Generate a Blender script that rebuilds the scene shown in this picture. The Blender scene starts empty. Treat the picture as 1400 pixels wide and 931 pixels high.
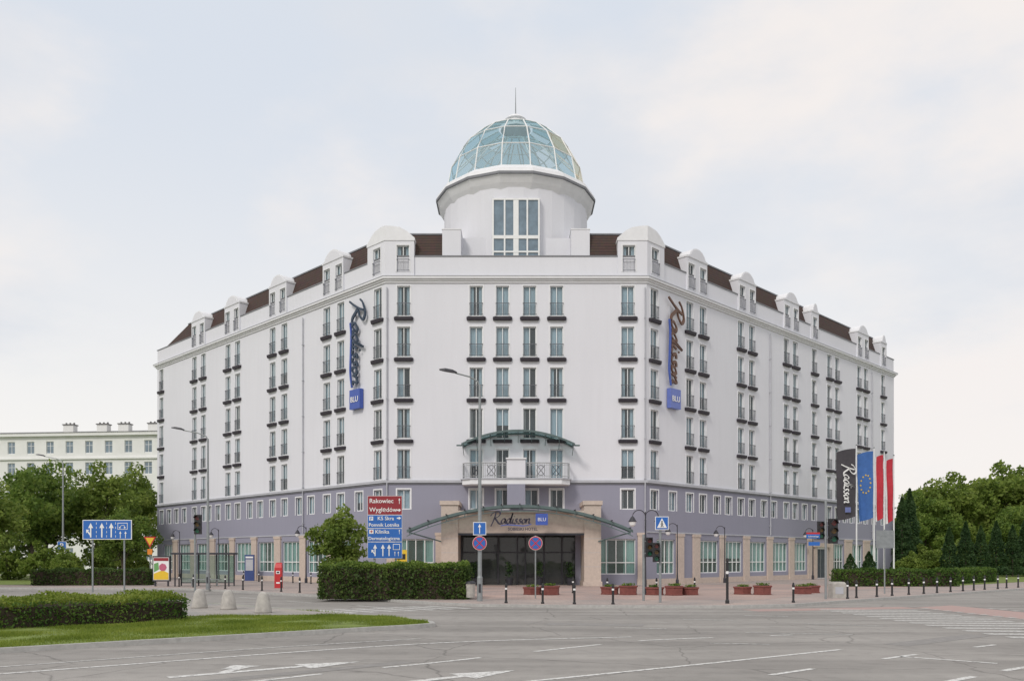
import bpy, math, random
from mathutils import Vector, Matrix
random.seed(11)
SC=bpy.context.scene
COL=SC.collection
R=math.radians
# ------------------------------------------------------------------ materials
def newmat(name):
    m=bpy.data.materials.new(name); m.use_nodes=True
    nt=m.node_tree; b=nt.nodes['Principled BSDF']
    return m,nt,b
def mat(name,col,rough=.7,var=.12,scale=3.0,bump=0.0,bscale=40,metal=0,spec=.5,zs=1.0,world=True):
    m,nt,b=newmat(name); N=nt.nodes; L=nt.links
    b.inputs['Roughness'].default_value=rough; b.inputs['Metallic'].default_value=metal
    b.inputs['Specular IOR Level'].default_value=spec
    if world: src=N.new('ShaderNodeNewGeometry').outputs['Position']
    else: src=N.new('ShaderNodeTexCoord').outputs['Object']
    mp=N.new('ShaderNodeMapping'); mp.inputs['Scale'].default_value=(1,1,zs); L.new(src,mp.inputs['Vector'])
    n=N.new('ShaderNodeTexNoise'); n.inputs['Scale'].default_value=scale; n.inputs['Detail'].default_value=6
    n.inputs['Roughness'].default_value=.6
    L.new(mp.outputs[0],n.inputs['Vector'])
    r=N.new('ShaderNodeValToRGB'); r.color_ramp.elements[0].position=.3; r.color_ramp.elements[1].position=.7
    r.color_ramp.elements[0].color=tuple(c*(1-var) for c in col)+(1,)
    r.color_ramp.elements[1].color=tuple(min(1,c*(1+var)) for c in col)+(1,)
    L.new(n.outputs['Fac'],r.inputs['Fac']); L.new(r.outputs['Color'],b.inputs['Base Color'])
    if bump>0:
        n2=N.new('ShaderNodeTexNoise'); n2.inputs['Scale'].default_value=bscale; n2.inputs['Detail'].default_value=4
        L.new(src,n2.inputs['Vector'])
        bp=N.new('ShaderNodeBump'); bp.inputs['Strength'].default_value=bump; bp.inputs['Distance'].default_value=.02
        L.new(n2.outputs['Fac'],bp.inputs['Height']); L.new(bp.outputs[0],b.inputs['Normal'])
    return m
def mixrgb(nt,a,b,fac,mode='MIX'):
    x=nt.nodes.new('ShaderNodeMixRGB'); x.blend_type=mode
    for i,v in ((0,fac),(1,a),(2,b)):
        if hasattr(v,'is_linked') or hasattr(v,'links'): nt.links.new(v,x.inputs[i])
        elif isinstance(v,(int,float)): x.inputs[i].default_value=v
        else: x.inputs[i].default_value=tuple(v)+(1,) if len(v)==3 else v
    return x.outputs[0]
def stucco(name,col):
    m,nt,b=newmat(name); N=nt.nodes; L=nt.links
    b.inputs['Roughness'].default_value=.85; b.inputs['Specular IOR Level'].default_value=.2
    pos=N.new('ShaderNodeNewGeometry').outputs['Position']
    def nz(scale,sc,detail=5):
        mp=N.new('ShaderNodeMapping'); mp.inputs['Scale'].default_value=sc; L.new(pos,mp.inputs['Vector'])
        n=N.new('ShaderNodeTexNoise'); n.inputs['Scale'].default_value=scale; n.inputs['Detail'].default_value=detail
        L.new(mp.outputs[0],n.inputs['Vector']); return n.outputs['Fac']
    def ramp(f,p0,p1,a,b_):
        r=N.new('ShaderNodeValToRGB'); e=r.color_ramp.elements; e[0].position=p0; e[1].position=p1
        e[0].color=(a,a,a,1); e[1].color=(b_,b_,b_,1); L.new(f,r.inputs['Fac']); return r.outputs['Color']
    c=mixrgb(nt,col,ramp(nz(.12,(1,1,1)),.3,.7,.95,1.0),1.0,'MULTIPLY')
    c=mixrgb(nt,c,ramp(nz(2.6,(1,1,.08)),.3,.6,.978,1.0),1.0,'MULTIPLY')
    c=mixrgb(nt,c,ramp(nz(9,(1,1,1)),.3,.7,.975,1.0),1.0,'MULTIPLY')
    L.new(c,b.inputs['Base Color'])
    bp=N.new('ShaderNodeBump'); bp.inputs['Strength'].default_value=.15; bp.inputs['Distance'].default_value=.01
    L.new(nz(30,(1,1,1)),bp.inputs['Height']); L.new(bp.outputs[0],b.inputs['Normal'])
    return m
def leafmat(name,c0,c1,c2):
    m,nt,b=newmat(name); N=nt.nodes; L=nt.links
    g=N.new('ShaderNodeNewGeometry')
    r=N.new('ShaderNodeValToRGB'); e=r.color_ramp.elements
    e[0].position=.0; e[0].color=c0+(1,); e[1].position=1; e[1].color=c2+(1,)
    k=r.color_ramp.elements.new(.5); k.color=c1+(1,)
    n=N.new('ShaderNodeTexNoise'); n.inputs['Scale'].default_value=.55; n.inputs['Detail'].default_value=2
    L.new(g.outputs['Position'],n.inputs['Vector'])
    ma=N.new('ShaderNodeMath'); ma.operation='MULTIPLY_ADD'; ma.inputs[1].default_value=.55
    L.new(g.outputs['Random Per Island'],ma.inputs[0])
    mb=N.new('ShaderNodeMath'); mb.operation='MULTIPLY_ADD'; mb.inputs[1].default_value=1.4; mb.inputs[2].default_value=-.42
    L.new(n.outputs['Fac'],mb.inputs[0]); L.new(mb.outputs[0],ma.inputs[2])
    L.new(ma.outputs[0],r.inputs['Fac']); L.new(r.outputs['Color'],b.inputs['Base Color'])
    b.inputs['Roughness'].default_value=.55; b.inputs['Specular IOR Level'].default_value=.25
    t=N.new('ShaderNodeBsdfTranslucent'); L.new(r.outputs['Color'],t.inputs['Color'])
    mx=N.new('ShaderNodeMixShader'); mx.inputs[0].default_value=.45
    L.new(b.outputs[0],mx.inputs[1]); L.new(t.outputs[0],mx.inputs[2]); L.new(mx.outputs[0],N['Material Output'].inputs['Surface'])
    return m
def glassmat(name,tint,trans=.5,rough=.03,bs=.25):
    m,nt,b=newmat(name); N=nt.nodes; L=nt.links
    b.inputs['Base Color'].default_value=(*[c*bs for c in tint],1); b.inputs['Roughness'].default_value=rough
    b.inputs['Specular IOR Level'].default_value=1.0
    t=N.new('ShaderNodeBsdfTransparent'); t.inputs['Color'].default_value=(*tint,1)
    mx=N.new('ShaderNodeMixShader'); mx.inputs[0].default_value=trans
    pos=N.new('ShaderNodeNewGeometry').outputs['Position']
    n=N.new('ShaderNodeTexNoise'); n.inputs['Scale'].default_value=.7; L.new(pos,n.inputs['Vector'])
    bp=N.new('ShaderNodeBump'); bp.inputs['Strength'].default_value=.08; bp.inputs['Distance'].default_value=.1
    L.new(n.outputs['Fac'],bp.inputs['Height']); L.new(bp.outputs[0],b.inputs['Normal'])
    L.new(b.outputs[0],mx.inputs[1]); L.new(t.outputs[0],mx.inputs[2]); L.new(mx.outputs[0],N['Material Output'].inputs['Surface'])
    return m
M_WALL=stucco('white_stucco',(.745,.75,.80)); M_LAV=stucco('lavender_stucco',(.31,.31,.385))
M_TRIM=mat('white_trim',(.76,.765,.79),.6,.04,2); M_TRIMG=mat('grey_trim',(.44,.45,.49),.6,.08,2)
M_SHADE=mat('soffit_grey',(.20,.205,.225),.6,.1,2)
M_FRAME=mat('white_frame',(.80,.81,.81),.45,.04,5)
M_DARK=mat('charcoal_metal',(.035,.035,.045),.5,.2,4)
M_RAIL=mat('railing_metal',(.13,.14,.16),.45,.15,5)
M_SILV=mat('silver_railing',(.42,.43,.44),.4,.1,5)
M_BROWN=mat('plum_ledge',(.030,.024,.034),.6,.2,5)
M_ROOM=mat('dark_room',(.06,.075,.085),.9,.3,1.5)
M_CURT=mat('sheer_curtain',(.62,.70,.74),.9,.10,6,zs=.1)
M_CURT2=mat('warm_curtain',(.50,.46,.43),.9,.12,6,zs=.1)
M_GLASS=glassmat('window_glass',(.84,.94,.99),.70,.03,.3)
M_GLASSG=glassmat('green_glass',(.72,.92,.86),.62,.03,.3)
M_STONE=mat('pink_stone',(.54,.45,.39),.6,.10,5,bump=.1)
M_CONC=mat('concrete',(.42,.40,.37),.85,.2,5,bump=.3)
M_STEEL=mat('galvanised_steel',(.28,.30,.31),.45,.12,6,metal=.4)
M_GREENM=mat('dark_green_metal',(.10,.145,.145),.4,.12,4)
M_CANGL=glassmat('canopy_glass',(.62,.74,.74),.72,.1,.3)
M_BLUE=mat('sign_blue',(.02,.13,.46),.4,.06,3); M_BLUE2=mat('box_blue',(.05,.10,.40),.4,.08,3)
M_WHITE=mat('white_paint',(.8,.8,.8),.5,.03,4); M_RED=mat('sign_red',(.50,.025,.03),.45,.06,4)
M_MAROON=mat('sign_maroon',(.27,.02,.03),.45,.06,4)
M_YEL=mat('yellow_paint',(.75,.50,.03),.5,.08,4); M_ORG=mat('orange_paint',(.75,.25,.03),.5,.08,4)
M_BLACK=mat('black_plastic',(.02,.02,.022),.45,.2,4)
M_INK=mat('dark_lettering',(.03,.027,.05),.4,.2,4)
M_TEALINK=mat('teal_blue_lettering',(.018,.04,.075),.4,.2,4)
M_BRONZE=mat('bronze_lettering',(.12,.055,.03),.4,.25,4)
M_BRICKR=mat('red_planter',(.20,.065,.055),.8,.2,6,bump=.3)
M_SOIL=mat('soil',(.05,.035,.025),.95,.3,9)
M_BARK=mat('bark',(.10,.08,.06),.9,.3,6,bump=.5,bscale=20,zs=.2)
M_LEAF=leafmat('foliage',(.055,.10,.02),(.135,.215,.04),(.27,.35,.075))
M_LEAFL=leafmat('light_foliage',(.07,.115,.022),(.17,.245,.045),(.31,.38,.09))
M_HEDGE=leafmat('hedge_foliage',(.032,.058,.017),(.07,.12,.03),(.14,.20,.048))
M_HEDGEN=leafmat('near_hedge_foliage',(.03,.07,.015),(.075,.145,.028),(.16,.24,.048))
M_CONI=leafmat('conifer_foliage',(.02,.05,.022),(.05,.10,.035),(.09,.155,.055))
M_GRASSB=leafmat('grass_blades',(.10,.155,.018),(.19,.255,.038),(.32,.37,.075))
M_CREAM=mat('off_white_render',(.76,.765,.75),.85,.04,.6); M_ROOFZ=mat('sheet_roof',(.16,.155,.155),.6,.1,2)
def roofmat():
    m,nt,b=newmat('brown_tiles'); N=nt.nodes; L=nt.links
    pos=N.new('ShaderNodeNewGeometry').outputs['Position']
    w=N.new('ShaderNodeTexWave'); w.bands_direction='Z'; w.wave_profile='SAW'; w.inputs['Scale'].default_value=1.35; w.inputs['Distortion'].default_value=.15
    L.new(pos,w.inputs['Vector'])
    v=N.new('ShaderNodeTexVoronoi'); v.inputs['Scale'].default_value=3.2; L.new(pos,v.inputs['Vector'])
    c=mixrgb(nt,(.03,.018,.015),(.085,.047,.037),w.outputs['Fac'])
    c=mixrgb(nt,c,v.outputs['Color'],.12,'SOFT_LIGHT')
    L.new(c,b.inputs['Base Color']); b.inputs['Roughness'].default_value=.75
    bp=N.new('ShaderNodeBump'); bp.inputs['Strength'].default_value=.8; bp.inputs['Distance'].default_value=.06
    L.new(w.outputs['Fac'],bp.inputs['Height']); L.new(bp.outputs[0],b.inputs['Normal']); return m
M_TILE=roofmat()
def asphalt():
    m,nt,b=newmat('asphalt'); N=nt.nodes; L=nt.links
    pos=N.new('ShaderNodeNewGeometry').outputs['Position']
    def nz(s,d=5,rot=0,sc=(1,1,1)):
        mp=N.new('ShaderNodeMapping'); mp.inputs['Scale'].default_value=sc; mp.inputs['Rotation'].default_value=(0,0,rot); L.new(pos,mp.inputs['Vector'])
        n=N.new('ShaderNodeTexNoise'); n.inputs['Scale'].default_value=s; n.inputs['Detail'].default_value=d; L.new(mp.outputs[0],n.inputs['Vector']); return n.outputs['Fac']
    def ramp(f,p0,p1,a,b_):
        r=N.new('ShaderNodeValToRGB'); e=r.color_ramp.elements; e[0].position=p0; e[1].position=p1
        e[0].color=(a,a,a,1); e[1].color=(b_,b_,b_,1); L.new(f,r.inputs['Fac']); return r.outputs['Color']
    c=mixrgb(nt,(.345,.328,.308),ramp(nz(.16),.3,.7,.80,1.08),1.0,'MULTIPLY')
    c=mixrgb(nt,c,ramp(nz(.5,4,R(-38),(.12,1.6,1)),.35,.65,.80,1.06),1.0,'MULTIPLY')
    c=mixrgb(nt,c,ramp(nz(60,3),.3,.7,.78,1.18),1.0,'MULTIPLY')
    c=mixrgb(nt,c,ramp(nz(2.2,8),.32,.5,.88,1.0),1.0,'MULTIPLY')
    v=N.new('ShaderNodeTexVoronoi'); v.feature='DISTANCE_TO_EDGE'; v.inputs['Scale'].default_value=.22
    nw=N.new('ShaderNodeTexNoise'); nw.inputs['Scale'].default_value=1.2; nw.inputs['Detail'].default_value=6; L.new(pos,nw.inputs['Vector'])
    ad=mixrgb(nt,pos,nw.outputs['Color'],.35,'ADD'); L.new(ad,v.inputs['Vector'])
    cr=ramp(v.outputs['Distance'],.0,.006,.62,1.0)
    c=mixrgb(nt,c,cr,1.0,'MULTIPLY')
    L.new(c,b.inputs['Base Color']); b.inputs['Roughness'].default_value=.85; b.inputs['Specular IOR Level'].default_value=.25
    bp=N.new('ShaderNodeBump'); bp.inputs['Strength'].default_value=.3; bp.inputs['Distance'].default_value=.01
    L.new(nz(90,3),bp.inputs['Height']); L.new(bp.outputs[0],b.inputs['Normal']); return m
M_ASPH=asphalt()
def paver(name,c1,c2,mort,rot=0,w=.4,h=.2):
    m,nt,b=newmat(name); N=nt.nodes; L=nt.links
    pos=N.new('ShaderNodeNewGeometry').outputs['Position']
    mp=N.new('ShaderNodeMapping'); mp.inputs['Rotation'].default_value=(0,0,rot); L.new(pos,mp.inputs['Vector'])
    t=N.new('ShaderNodeTexBrick'); t.inputs['Scale'].default_value=1; t.inputs['Brick Width'].default_value=w; t.inputs['Row Height'].default_value=h
    t.inputs['Mortar Size'].default_value=.008; t.inputs['Color1'].default_value=c1+(1,); t.inputs['Color2'].default_value=c2+(1,); t.inputs['Mortar'].default_value=mort+(1,)
    L.new(mp.outputs[0],t.inputs['Vector'])
    n=N.new('ShaderNodeTexNoise'); n.inputs['Scale'].default_value=.35; n.inputs['Detail'].default_value=6; L.new(pos,n.inputs['Vector'])
    r=N.new('ShaderNodeValToRGB'); e=r.color_ramp.elements; e[0].position=.35;e[1].position=.65; e[0].color=(.8,.82,.84,1); e[1].color=(1.08,1.03,1,1)
    L.new(n.outputs['Fac'],r.inputs['Fac'])
    L.new(mixrgb(nt,t.outputs['Color'],r.outputs['Color'],1.0,'MULTIPLY'),b.inputs['Base Color'])
    b.inputs['Roughness'].default_value=.85; return m
M_PAVE=paver('pink_pavers',(.42,.35,.32),(.38,.33,.31),(.25,.22,.2),R(45))
M_PAVEG=paver('grey_pavers',(.39,.365,.34),(.34,.33,.31),(.2,.19,.17),R(20))
M_KERB=mat('kerb_granite',(.40,.395,.38),.8,.15,6,bump=.3)
M_GROUND=mat('turf',(.11,.16,.04),.95,.3,.6)
M_LAWN=mat('lawn',(.15,.20,.038),.95,.35,1.8,bump=.6,bscale=30)
def paintmat(name,col,lo=.36,hi=.5):
    m,nt,b=newmat(name); N=nt.nodes; L=nt.links
    pos=N.new('ShaderNodeNewGeometry').outputs['Position']
    n=N.new('ShaderNodeTexNoise'); n.inputs['Scale'].default_value=9; n.inputs['Detail'].default_value=8; n.inputs['Roughness'].default_value=.7; L.new(pos,n.inputs['Vector'])
    r=N.new('ShaderNodeValToRGB'); e=r.color_ramp.elements; e[0].position=lo;e[1].position=hi; e[0].color=(.31,.30,.285,1); e[1].color=col+(1,)
    L.new(n.outputs['Fac'],r.inputs['Fac']); L.new(r.outputs['Color'],b.inputs['Base Color']); b.inputs['Roughness'].default_value=.7; return m
M_PAINT=paintmat('road_paint',(.70,.70,.68),.38,.52); M_PAINTW=paintmat('worn_road_paint',(.62,.62,.60),.4,.6); M_REDP=paintmat('red_lane_paint',(.45,.27,.24),.3,.6)
# ------------------------------------------------------------------ mesh builder
class MB:
    def __init__(s): s.v=[];s.f=[];s.m=[];s.mats=[]
    def mi(s,mat):
        if mat not in s.mats: s.mats.append(mat)
        return s.mats.index(mat)
    def face(s,pts,mat):
        n=len(s.v); s.v+= [tuple(p) for p in pts]; s.f.append(tuple(range(n,n+len(pts)))); s.m.append(s.mi(mat))
    def box(s,x0,x1,y0,y1,z0,z1,mat):
        s.loft([[(x0,y0,z0),(x1,y0,z0),(x1,y1,z0),(x0,y1,z0)],[(x0,y0,z1),(x1,y0,z1),(x1,y1,z1),(x0,y1,z1)]],mat)
    def loft(s,rings,mat,caps=True,closed=True):
        n=len(s.v); k=len(rings[0]); mi=s.mi(mat)
        for r in rings: s.v+=[tuple(p) for p in r]
        for i in range(len(rings)-1):
            for j in range(k if closed else k-1):
                a=n+i*k+j; b=n+i*k+(j+1)%k
                s.f.append((a,b,b+k,a+k)); s.m.append(mi)
        if caps:
            s.f.append(tuple(n+j for j in reversed(range(k)))); s.m.append(mi)
            s.f.append(tuple(n+(len(rings)-1)*k+j for j in range(k))); s.m.append(mi)
    def prism(s,poly,z0,z1,mat): s.loft([[(x,y,z0) for x,y in poly],[(x,y,z1) for x,y in poly]],mat)
    def extr(s,poly,y0,y1,mat): s.loft([[(x,y1,z) for x,z in poly],[(x,y0,z) for x,z in poly]],mat)
    def tube(s,pts,r,n,mat,r1=None):
        pts=[Vector(p) for p in pts]; rings=[]
        for i,p in enumerate(pts):
            d=(pts[min(i+1,len(pts)-1)]-pts[max(i-1,0)]).normalized()
            a=Vector((0,0,1)) if abs(d.z)<.9 else Vector((1,0,0))
            u=d.cross(a).normalized(); w=d.cross(u)
            rr=r if r1 is None else r+(r1-r)*i/(len(pts)-1)
            rings.append([p+(u*math.cos(t)+w*math.sin(t))*rr for t in [2*math.pi*j/n for j in range(n)]])
        s.loft(rings,mat)
    def revolve(s,prof,n,mat,c=(0,0),ph=0,caps=True):
        s.loft([[(c[0]+r*math.cos(ph+2*math.pi*j/n),c[1]+r*math.sin(ph+2*math.pi*j/n),z) for j in range(n)] for r,z in prof],mat,caps)
    def disc(s,cx,cz,r,y,n,mat,y2=None):
        p=[(cx+r*math.cos(2*math.pi*j/n),cz+r*math.sin(2*math.pi*j/n)) for j in range(n)]
        s.extr(p,y,y2 if y2 is not None else y+.01,mat)
    def append(s,o,Mx):
        n=len(s.v); s.v+=[tuple(Mx@Vector(p)) for p in o.v]
        s.f+=[tuple(n+i for i in f) for f in o.f]; s.m+=[s.mi(o.mats[i]) for i in o.m]
    def mesh(s,name,smooth=False):
        me=bpy.data.meshes.new(name); me.from_pydata(s.v,[],s.f)
        for m in s.mats: me.materials.append(m)
        me.polygons.foreach_set('material_index',s.m)
        if smooth: me.polygons.foreach_set('use_smooth',[True]*len(s.f))
        me.update(); return me
    def obj(s,name,parent=None,Mx=None,smooth=False):
        return mkobj(name,s.mesh(name,smooth),parent,Mx)
def mkobj(name,me,parent=None,Mx=None):
    o=bpy.data.objects.new(name,me); COL.objects.link(o)
    if parent is not None: o.parent=parent
    if Mx is not None: o.matrix_basis=Mx
    return o
def tag(o,label,cat,group=None):
    o['label']=label; o['category']=cat
    if group: o['group']=group
    return o
def root(name,loc,label,cat,group=None,rz=0):
    o=mkobj(name,None); o.location=loc; o.rotation_euler=(0,0,rz); return tag(o,label,cat,group)
def T(x,y,z): return Matrix.Translation((x,y,z))
def RX(a): return Matrix.Rotation(R(a),4,'X')
def RY(a): return Matrix.Rotation(R(a),4,'Y')
def RZ(a): return Matrix.Rotation(R(a),4,'Z')
def dup(o,loc,rz=None,scale=None,par=None):
    c=o.copy(); COL.objects.link(c)
    if par is None:
        c.location=loc
        if rz is not None: c.rotation_euler=(0,0,rz)
        if scale: c.scale=scale
    else: c.parent=par
    for ch in o.children: dup(ch,None,par=c)
    return c
def text(body,size,mt,parent,Mx,align='CENTER',name='lettering',ext=.008,bold=0.0):
    cu=bpy.data.curves.new('t','FONT'); cu.body=body; cu.size=size; cu.align_x=align; cu.extrude=ext; cu.offset=bold; cu.resolution_u=3
    t=bpy.data.objects.new('t',cu); COL.objects.link(t)
    dg=bpy.context.evaluated_depsgraph_get(); dg.update()
    me=bpy.data.meshes.new_from_object(t.evaluated_get(dg)); bpy.data.objects.remove(t)
    me.materials.clear(); me.materials.append(mt)
    return mkobj(name,me,parent,Mx@RX(90))
def catmull(p,n=6):
    p=[Vector(q) for q in p]; 
    if len(p)<3: return p
    P=[2*p[0]-p[1]]+p+[2*p[-1]-p[-2]]; out=[]
    for i in range(1,len(P)-2):
        for k in range(n):
            t=k/n; a,b,c,d=P[i-1],P[i],P[i+1],P[i+2]
            out.append(.5*((2*b)+(c-a)*t+(2*a-5*b+4*c-d)*t*t+(3*b-a-3*c+d)*t**3))
    out.append(P[-2]); return out
SCRIPT=[(0,[[(.62,2.15),(.5,1.2),(.25,.2),(.0,-.55)],[(-.35,1.5),(0,2.05),(.9,2.45),(1.5,2.05),(1.2,1.4),(.55,1.1)],[(.55,1.1),(1.0,.6),(1.5,.05),(1.95,-.1)]]),
(1.95,[[(.75,.85),(.35,.97),(0,.45),(.2,0),(.55,.2),(.8,.9),(.75,.25),(1.02,.08)]]),
(3.0,[[(.7,.85),(.35,.97),(0,.45),(.2,0),(.55,.2),(1.0,2.1)],[(1.0,2.1),(.78,.3),(1.02,.08)]]),
(4.15,[[(.12,.95),(0,.2),(.28,.06)],[(.18,1.4),(.3,1.5)]]),
(4.55,[[(.65,.92),(.28,.9),(.3,.6),(.52,.32),(.3,0),(-.08,.1)]]),
(5.3,[[(.65,.92),(.28,.9),(.3,.6),(.52,.32),(.3,0),(-.08,.1)]]),
(6.05,[[(.4,.95),(.05,.6),(.15,.05),(.5,.1),(.66,.6),(.4,.95)]]),
(6.85,[[(.12,.97),(.02,.05)],[(.05,.5),(.42,.95),(.63,.8),(.6,.2),(.9,.06)]])]
def ribbon(mb,pts,w,mt,d=.04,Y=0):
    pts=[Vector(p) for p in pts]; A=[];B=[]
    for i,p in enumerate(pts):
        t=(pts[min(i+1,len(pts)-1)]-pts[max(i-1,0)]).normalized(); nrm=Vector((-t.y,t.x))
        ang=math.atan2(t.y,t.x); ww=w*(.35+.75*abs(math.sin(ang-R(35))))
        A.append(p+nrm*ww/2); B.append(p-nrm*ww/2)
    mb.loft([[(a.x,Y,a.y),(b.x,Y,b.y),(b.x,Y+d,b.y),(a.x,Y+d,a.y)] for a,b in zip(A,B)],mt)
def script_mb(sc,mt,mu,w=.24,d=.04,slant=.16,ys=1.0):
    mb=MB()
    for off,sts in SCRIPT:
        for s_ in sts:
            ribbon(mb,[p*sc for p in catmull([(x+off+slant*y,y*ys) for x,y in s_])],w*sc,mt,d)
    if mu: ribbon(mb,[p*sc for p in catmull([(1.9,-.42*ys),(3.2,-.24*ys),(5,-.34*ys),(6.6,-.42*ys),(8.0,-.1)])],.24*sc,mu,d)
    return mb
# ------------------------------------------------------------------ HOTEL
RT=Vector((.3,64,0))
C1=Vector((-9.46,64,0)); C2=Vector((10.06,64,0)); E1=C1+29.15*Vector((-1,1,0)); E2=C2+33.4*Vector((1,1,0))
LL=29.15*math.sqrt(2); LR=33.4*math.sqrt(2); LC=19.52
hotel=root('hotel_building',RT,'large white corner hotel with glass dome and mansard roof','hotel')
FC=T(*(C1-RT)); FL=T(*(E1-RT))@RZ(-45); FR=T(*(C2-RT))@RZ(45)
ROWS=[20.2,17.15,14.1,11.05,8.0]
colC=[1.36,6.78,8.75,10.78,12.8,18.12]
sL=[.95,5.9,7.9,14.55,16.55,23,24.9,30.1,32.1,40.1]; sR=[1.0,5.77,7.68,13.63,15.48,21.75,23.5,27.4,30.7,32.5,37.8,39.5,44.1]
colL=[LL-s for s in sL]; colR=sR
WW=.98; WH=2.25
def window_tpl(w,h,trans,mull=True):
    f=MB(); a,b=.12,.19
    f.box(-w/2,-w/2+.06,a,b,0,h,M_FRAME); f.box(w/2-.06,w/2,a,b,0,h,M_FRAME)
    f.box(-w/2+.06,w/2-.06,a,b,h-.06,h,M_FRAME); f.box(-w/2+.06,w/2-.06,a,b,0,.08,M_FRAME)
    if mull: f.box(-.028,.028,a,b,.08,h-.06,M_FRAME)
    for tz in trans: f.box(-w/2+.06,w/2-.06,a+.005,b-.005,tz,tz+.045,M_FRAME)
    f.box(-w/2-.1,-w/2-.002,-.025,.0,-.0,h+.1,M_TRIM); f.box(w/2+.002,w/2+.1,-.025,.0,-.0,h+.1,M_TRIM); f.box(-w/2-.002,w/2+.002,-.025,.0,h+.002,h+.1,M_TRIM)
    g=MB(); g.face([(-w/2+.05,.16,.05),(w/2-.05,.16,.05),(w/2-.05,.16,h-.05),(-w/2+.05,.16,h-.05)],M_GLASS)
    return f,g
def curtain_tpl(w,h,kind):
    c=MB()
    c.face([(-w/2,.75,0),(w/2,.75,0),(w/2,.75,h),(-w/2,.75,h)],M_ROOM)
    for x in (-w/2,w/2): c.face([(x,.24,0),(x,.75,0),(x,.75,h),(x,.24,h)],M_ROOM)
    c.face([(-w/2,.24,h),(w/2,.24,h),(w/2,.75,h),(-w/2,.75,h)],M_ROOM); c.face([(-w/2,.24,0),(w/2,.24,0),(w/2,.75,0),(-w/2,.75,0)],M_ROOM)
    def strip(x0,x1,z0,z1,m):
        n=max(4,int((x1-x0)/.035)); P=[(x0+(x1-x0)*i/n,.30+.03*math.sin(i*1.9+x0*7)) for i in range(n+1)]
        for (xa,ya),(xb,yb) in zip(P,P[1:]): c.face([(xa,ya,z0),(xb,yb,z0),(xb,yb,z1),(xa,ya,z1)],m)
    if kind==0: strip(-w/2,w/2,0,h,M_CURT)
    elif kind==1: strip(-w/2,-w/2+w*.3,0,h,M_CURT); strip(w/2-w*.3,w/2,0,h,M_CURT)
    elif kind==2: strip(-w/2,-w/2+w*.2,0,h,M_CURT2)
    elif kind==3: strip(-w/2,w/2,h*.45,h,M_CURT); 
    elif kind==4: strip(-w/2,w*.05,0,h,M_CURT)
    return c
def rail_tpl(w):
    r=MB(); y=-.07
    r.box(-w/2-.02,w/2+.02,y-.02,y+.02,.93,.97,M_RAIL); r.box(-w/2-.02,w/2+.02,y-.015,y+.015,.10,.13,M_RAIL)
    n=9
    for i in range(n):
        x=-w/2+.03+(w-.06)*i/(n-1); r.box(x-.008,x+.008,y-.008,y+.008,.13,.93,M_RAIL)
    for x in (-w/2,w/2): r.box(x-.02,x+.02,y,.1,.90,.925,M_RAIL); r.box(x-.02,x+.02,y,.1,.14,.16,M_RAIL)
    return r
def sill_tpl():
    s=MB(); P=[(-.72,0),(-.72,-.12),(-.58,-.25),(.58,-.25),(.72,-.12),(.72,0)]
    s.loft([[(x*.97,y,-.34) for x,y in P],[(x,y*1.12,-.2) for x,y in P],[(x,y*1.12,-.1) for x,y in P]],M_BROWN); return s
Af,Ag=window_tpl(WW,WH,[]); Bf,Bg=window_tpl(.98,1.5,[]); 
CA=[curtain_tpl(WW,WH,k) for k in range(5)]; CB=[curtain_tpl(.98,1.5,k) for k in range(5)]
RA=rail_tpl(WW); SA=sill_tpl()
mAf,mAg=Af.mesh('frame'),Ag.mesh('glass'); mBf,mBg=Bf.mesh('frame'),Bg.mesh('glass')
mCA=[c.mesh('curtain') for c in CA]; mCB=[c.mesh('curtain') for c in CB]; mRA=RA.mesh('railing'); mSA=SA.mesh('sill')
wins=[]; holes={'C':[],'L':[],'R':[]}
def addwin(key,Fm,u,z,kind,sill=True,rail=True):
    w,h=(WW,WH) if kind=='A' else (.98,1.5)
    holes[key].append((u-w/2,u+w/2,z,z+h))
    k=random.choices([0,1,2,3,4],[6,3,1.5,2,2])[0]
    wins.append((Fm@T(u,0,z),kind,k,sill,rail))
for key,Fm,cols in (('C',FC,colC),('L',FL,colL),('R',FR,colR)):
    for u in cols:
        for i,z in enumerate(ROWS):
            inner=key=='C' and 5<u<14
            addwin(key,Fm,u,z,'A',sill=(i<4),rail=not(inner and i>=3))
sm={'C':[1.36,6.78,8.75,10.9,12.8,18.12],'L':[LL-s for s in sL+[3.4,10.3,12.2,18.8,20.7,27,28.9,34.5,36.4,38.2]],'R':sR+[3.4,9.8,11.6,17.6,19.4,25.4,34.4,36,41.6]}
for key,Fm in (('C',FC),('L',FL),('R',FR)):
    for u in sm[key]: addwin(key,Fm,u,5.75,'B',sill=False,rail=False)
cam0=Vector((0,0,2.1))
wins.sort(key=lambda t:((t[0].translation+RT-cam0).length)/(1.0 if abs(t[0][0][0]-1)<.01 else .75))
rest=MB()
for i,(Mx,kind,k,sill,rail) in enumerate(wins):
    if i<100:
        w=mkobj('window',mAf if kind=='A' else mBf,hotel,Mx)
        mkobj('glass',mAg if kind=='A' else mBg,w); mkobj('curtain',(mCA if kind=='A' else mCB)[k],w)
        if rail: mkobj('railing',mRA,w)
        if sill: mkobj('sill',mSA,w)
    else:
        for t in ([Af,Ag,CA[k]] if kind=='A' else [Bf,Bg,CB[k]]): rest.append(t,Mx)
        if rail: rest.append(RA,Mx)
        if sill: rest.append(SA,Mx)
o=rest.obj('window',hotel); o['kind']='stuff'
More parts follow.
